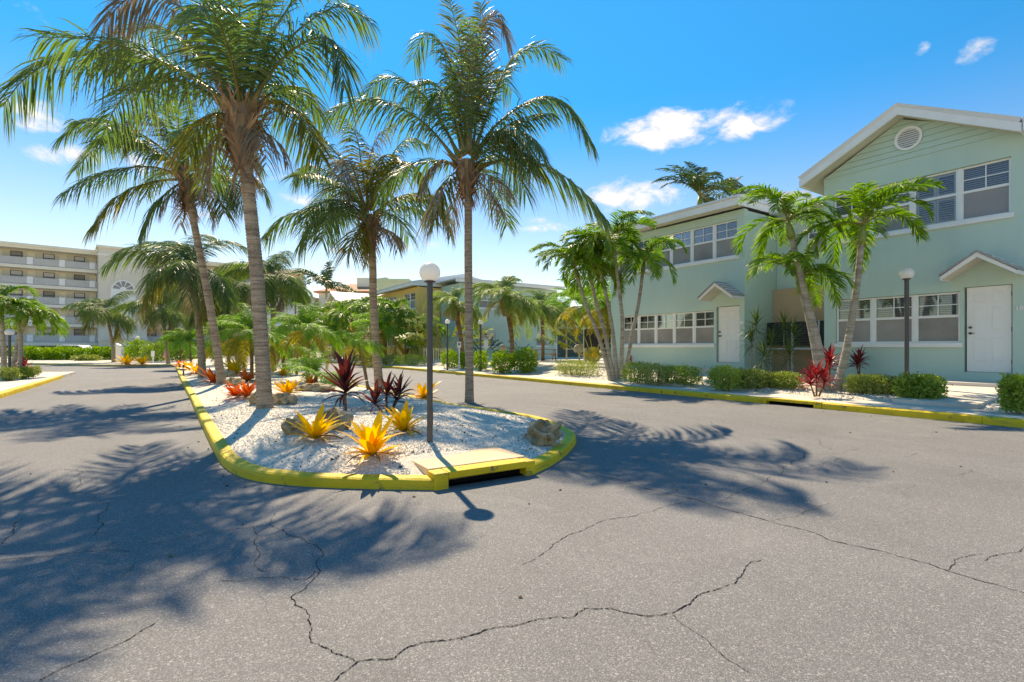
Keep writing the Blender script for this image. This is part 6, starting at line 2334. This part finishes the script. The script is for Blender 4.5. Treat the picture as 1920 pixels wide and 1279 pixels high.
rock('craggy pitted boulder inside the curved kerb at the island tip', 1020, 832, 0.40, 0.34, 0.36, 1, 0.4, 0.2, 1.5)
rock('long flat topped brown rock behind the yellow bromeliad', 628, 806, 0.40, 0.36, 0.3, 2, 0.1, 0.2, 0.9)
rock('dark rounded rock left of the yellow bromeliad in front', 552, 812, 0.30, 0.26, 0.26, 3, 0.3, 0.2, 0.8)
rock('brown rock against the left side of the tallest trunk', 482, 757, 0.30, 0.30, 0.3, 4, 0.8, 0.2, 0.8)
rock('split brown rock just right of the tallest trunk', 532, 756, 0.50, 0.26, 0.32, 5, 0.0, 0.2, 1.1)
rock('low grey rock behind the orange bromeliads beside the leaning trunk', 440, 722, 0.5, 0.26, 0.4, 6, 0.2, 0.2)
rock('flat mossy stone under the young trunkless date palm', 590, 733, 0.95, 0.24, 0.4, 7, 0.1, 0.3)
rock('small grey stone right of the leaning trunk on the gravel', 432, 706, 0.4, 0.3, 0.4, 8, 0.1, 0.3)


# ------------------------------------------------------------------ lamps, signs, furniture
def globe_lamp(label, px, base_py, top_py, D=None, gr=0.135, pr=0.032, squash=0.92, ground=None):
    if D is None:
        b, D = G(px, base_py)
    else:
        b = at(px, HY, D)
        b.z = z_ground(b.x, b.y) if ground is None else ground
    H = z_at(top_py, D) - b.z
    o = thing('globe_lamp', label, 'lamp post', b, 0, 'globe lamp posts')
    gz = H - gr * squash
    MB().lathe([(pr, -0.05), (pr, gz - gr * squash * 0.9)], 14).build('pole', M['pole'], o, smooth_shade=False)
    MB().box(-pr * 0.6, pr * 0.6, -pr - 0.012, -pr + 0.004, 0.20, 0.38).build('access_plate', M['pole'], o)
    MB().lathe([(pr * 1.02, gz - gr * squash * 1.02), (gr * 0.5, gz - gr * squash * 0.97), (gr * 0.56, gz - gr * squash * 0.86), (gr * 0.4, gz - gr * squash * 0.80)], 18).build('collar', M['pole'], o)
    prof = []
    for k in range(19):
        a = -math.pi / 2 + math.pi * k / 18
        if math.sin(a) < -0.86:
            continue
        prof.append((max(0.002, gr * math.cos(a)), gz + gr * squash * math.sin(a)))
    MB().lathe(prof, 26).build('globe', M['globe'], o, smooth_shade=True)
    return o


globe_lamp('grey post with a white globe standing on the island gravel in front', 806, 829, 492, gr=0.118, pr=0.033, squash=0.97)
globe_lamp('dark post with a white globe rising from the hedge of the gabled condo', 1700, 722, 502, D=12.1, gr=0.158, pr=0.047, squash=0.9)
globe_lamp('white globe lamp in the left bed among the christmas palms', 18, 708, 617, D=18.8, gr=0.145, pr=0.045, squash=0.85)
globe_lamp('small globe lamp in the sand court beside the yellow corner', 839, 689, 599, D=26.0, gr=0.13, pr=0.04)
globe_lamp('dark lamp pole in the court right of the straight coconut trunk', 901, 691, 600, D=25.0, gr=0.13, pr=0.05)
globe_lamp('far globe lamp before the right side of the tower', 258, 676, 630, D=44.0, gr=0.16, pr=0.05, ground=0.12)


def sign_post(label, px, base_py, top_py, w, h, D=None, mat='white', marks=0, ground=None):
    if D is None:
        b, D = G(px, base_py)
    else:
        b = at(px, HY, D)
        b.z = z_ground(b.x, b.y) if ground is None else ground
    H = z_at(top_py, D) - b.z
    o = thing('sign', label, 'sign', b, -TH, 'small signs on posts')
    MB().box(-0.03, 0.03, -0.02, 0.02, -0.05, H - 0.02).build('post', M['white'] if mat != 'blue' else M['pole'], o)
    p = MB().box(-w / 2, w / 2, -0.035, -0.022, H - h, H).build('sign_board', M[mat], o)
    if marks:
        m = MB()
        n = 10
        m.add([(0.07 * math.cos(6.283 * k / n), -0.0365, H - 0.12 + 0.07 * math.sin(6.283 * k / n)) for k in range(n)], [tuple(range(n))])
        m.build('symbol', M['signgrey'], p)
    return o


sign_post('small white sign with a round grey mark, left of the straight coconut trunk', 861, 688, 641, 0.20, 0.30, D=26.0, marks=1)
sign_post('plain white notice board right of the dark court lamp pole', 911, 686, 637, 0.22, 0.44, D=25.5)
sign_post('white sign on a post at the edge of the far bed', 287, 684, 658, 0.26, 0.42, D=38.0)
sign_post('small blue sign between the leaning and the tallest trunks', 452, 682, 659, 0.44, 0.36, D=30.0, mat='blue')
b_, D__ = G(344, 705)
st = thing('garden_stake', 'short dark stake in the gravel beside the island left kerb', 'stake', b_)
MB().tube([(0, 0, -0.05), (0, 0, 0.2), (0, 0, z_at(688, D__) - b_.z)], [0.03, 0.03, 0.035], 8).build('pole', M['pole'], st)
MB().lathe([(0.05, 0), (0.055, 0.05), (0.02, 0.09)], 10).build('cap', M['pole'], st).location = (0, 0, z_at(688, D__) - b_.z)

b_ = at(311, HY, 38.0)
b_.z = 0.12
pk = thing('pink_ornament', 'small pink bell shaped garden ornament on a stake by the far palm', 'ornament', b_)
MB().lathe([(0.02, 0), (0.02, 0.4)], 8).build('stake', M['petiole'], pk)
MB().lathe([(0.19, 0.40), (0.20, 0.44), (0.15, 0.6), (0.13, 0.75), (0.10, 0.88), (0.03, 0.94)], 14).build('bell', M['pink'], pk, smooth_shade=True)

# white low wall plate by the tower palm
b_ = at(224, HY, 42.0)
b_.z = 0.1
gp = thing('gate_pillar', 'white pillar with sloping top behind the tower palm', 'pillar', b_, -TH)
MB().prism([(-0.2, 0), (0.25, 0), (0.25, 1.0), (0.1, 1.35), (-0.2, 1.5)], 'y', -0.15, 0.15).build('body', M['white'], gp)
MB().box(-0.26, 0.31, -0.2, 0.2, 0.0, 0.14).build('plinth', M['cream'], gp)

# picnic table
b_ = at(1021, HY, 34.0)
b_.z = z_ground(b_.x, b_.y)
pt = thing('picnic_table', 'weathered wooden picnic table with benches on the sand before the mint wall', 'picnic table', b_, -TH + 0.1)
for k in range(5):
    MB().box(-0.85, 0.85, -0.36 + k * 0.148, -0.36 + k * 0.148 + 0.138, 0.70, 0.74).build('top_plank', M['wood'], pt)
for sy in (-1, 1):
    for k in range(2):
        y0 = sy * 0.72 + (k - 1) * 0.145
        MB().box(-0.85, 0.85, y0, y0 + 0.135, 0.41, 0.45).build('seat_plank', M['wood'], pt)
for sx in (-0.6, 0.6):
    MB().box(sx - 0.02, sx + 0.02, -0.85, 0.85, 0.31, 0.405).build('cross_beam', M['wood'], pt)
    for sy in (-1, 1):
        MB().add([(sx + 0.025, sy * 0.62, 0), (sx + 0.025, sy * 0.74, 0), (sx + 0.025, sy * 0.34, 0.695), (sx + 0.025, sy * 0.22, 0.695), (sx + 0.065, sy * 0.62, 0), (sx + 0.065, sy * 0.74, 0), (sx + 0.065, sy * 0.34, 0.695), (sx + 0.065, sy * 0.22, 0.695)],
                 [(0, 1, 2, 3), (7, 6, 5, 4), (0, 4, 5, 1), (1, 5, 6, 2), (2, 6, 7, 3), (3, 7, 4, 0)]).build('leg', M['wood'], pt)


def grill(label, px, D):
    b = at(px, HY, D)
    b.z = z_ground(b.x, b.y)
    g = thing('park_grill', label, 'grill', b, -TH)
    MB().lathe([(0.05, -0.05), (0.05, 0.62)], 10).build('post', M['steel'], g)
    MB().add([(-0.22, -0.18, 0.60), (0.22, -0.18, 0.60), (0.22, 0.18, 0.60), (-0.22, 0.18, 0.60), (-0.32, -0.24, 0.80), (0.32, -0.24, 0.80), (0.32, 0.24, 0.80), (-0.32, 0.24, 0.80)],
             [(3, 2, 1, 0), (0, 1, 5, 4), (1, 2, 6, 5), (2, 3, 7, 6), (3, 0, 4, 7), (4, 5, 6, 7)]).build('fire_box', M['steel'], g)
    poly = [(-0.27 * math.cos(math.pi * k / 10), 0.80 + 0.24 * math.sin(math.pi * k / 10)) for k in range(11)]
    MB().prism(poly[::-1], 'y', -0.23, 0.23).build('hood', M['steel'], g, bevel=0.02)
    MB().box(-0.62, -0.325, -0.15, 0.15, 0.77, 0.795).build('side_shelf', M['railing'], g)
    for k in range(2):
        MB().tube([(-0.1 + 0.2 * k, -0.24, 0.92), (-0.1 + 0.2 * k, -0.29, 0.92)], 0.012, 6).build('handle_arm', M['pole'], g)
    MB().tube([(-0.12, -0.29, 0.92), (0.12, -0.29, 0.92)], 0.014, 6).build('handle', M['wood'], g)


grill('hooded charcoal grill on a post left of the paddle leaf fan', 1086, 27.0)
grill('hooded charcoal grill near the mint wall above the left clusia', 943, 33.0)

b_ = at(1134, HY, 25.0)
b_.z = z_ground(b_.x, b_.y)
cs = thing('court_screen', 'dark slatted screen with white top rail behind the palm clump', 'screen', b_, R(-90) + 0.4)
for j in range(9):
    MB().box(-1.1, 0.9, 0, 0.03, 0.85 + j * 0.105, 0.85 + j * 0.105 + 0.09).build('slat', M['blackpanel'], cs)
MB().box(-1.15, 0.95, -0.03, 0.05, 1.80, 1.86).build('top_rail', M['white'], cs)
MB().box(-1.1, 0.9, 0.035, 0.05, 0.84, 1.79).build('backing', M['dark'], cs)
for sx in (-1.15, 0.9):
    MB().box(sx, sx + 0.05, -0.02, 0.04, -0.05, 1.79).build('post', M['railing'], cs)

# low fence by the yellow corner
b_ = at(828, HY, 34.0)
b_.z = z_ground(b_.x, b_.y)
fn = thing('picket_fence', 'short pale picket fence by the yellow corner behind the court lamp', 'fence', b_, -TH)
for k in range(12):
    MB().box(-1.2 + k * 0.16, -1.2 + k * 0.16 + 0.06, 0, 0.03, 0, 0.85).build('picket', M['cream'], fn)
MB().box(-1.22, 0.65, 0.031, 0.06, 0.70, 0.76).build('rail', M['cream'], fn)

# white car parked behind the tall hedge
cx_ = at(148, HY, 58.0)
cx_.z = 0
car = thing('parked_car', 'white car parked behind the tall hedge, only its roof showing', 'car', cx_, -TH + 0.1)
prof = [(-2.2, 0.35), (2.2, 0.35), (2.25, 0.75), (2.1, 0.95), (1.2, 1.05), (0.55, 1.52), (-1.2, 1.56), (-1.95, 1.1), (-2.25, 1.0)]
MB().prism(prof, 'y', -0.88, 0.88).build('body', M['carpaint'], car, bevel=0.06)
for sy in (-0.895, 0.885):
    MB().prism([(1.0, 1.06), (0.5, 1.44), (-1.15, 1.48), (-1.7, 1.08)], 'y', sy, sy + 0.01).build('side_window', M['room'], car)
for sx in (-1.4, 1.4):
    for sy in (-0.9, 0.72):
        w_ = MB().tube([(sx, sy, 0.33), (sx, sy + 0.18, 0.33)], 0.33, 20).build('wheel', M['tyre'], car)
        MB().tube([(sx, sy - 0.006 if sy < 0 else sy + 0.186, 0.33), (sx, sy + 0.01 if sy < 0 else sy + 0.17, 0.33)], 0.2, 14).build('rim', M['steel'], w_)
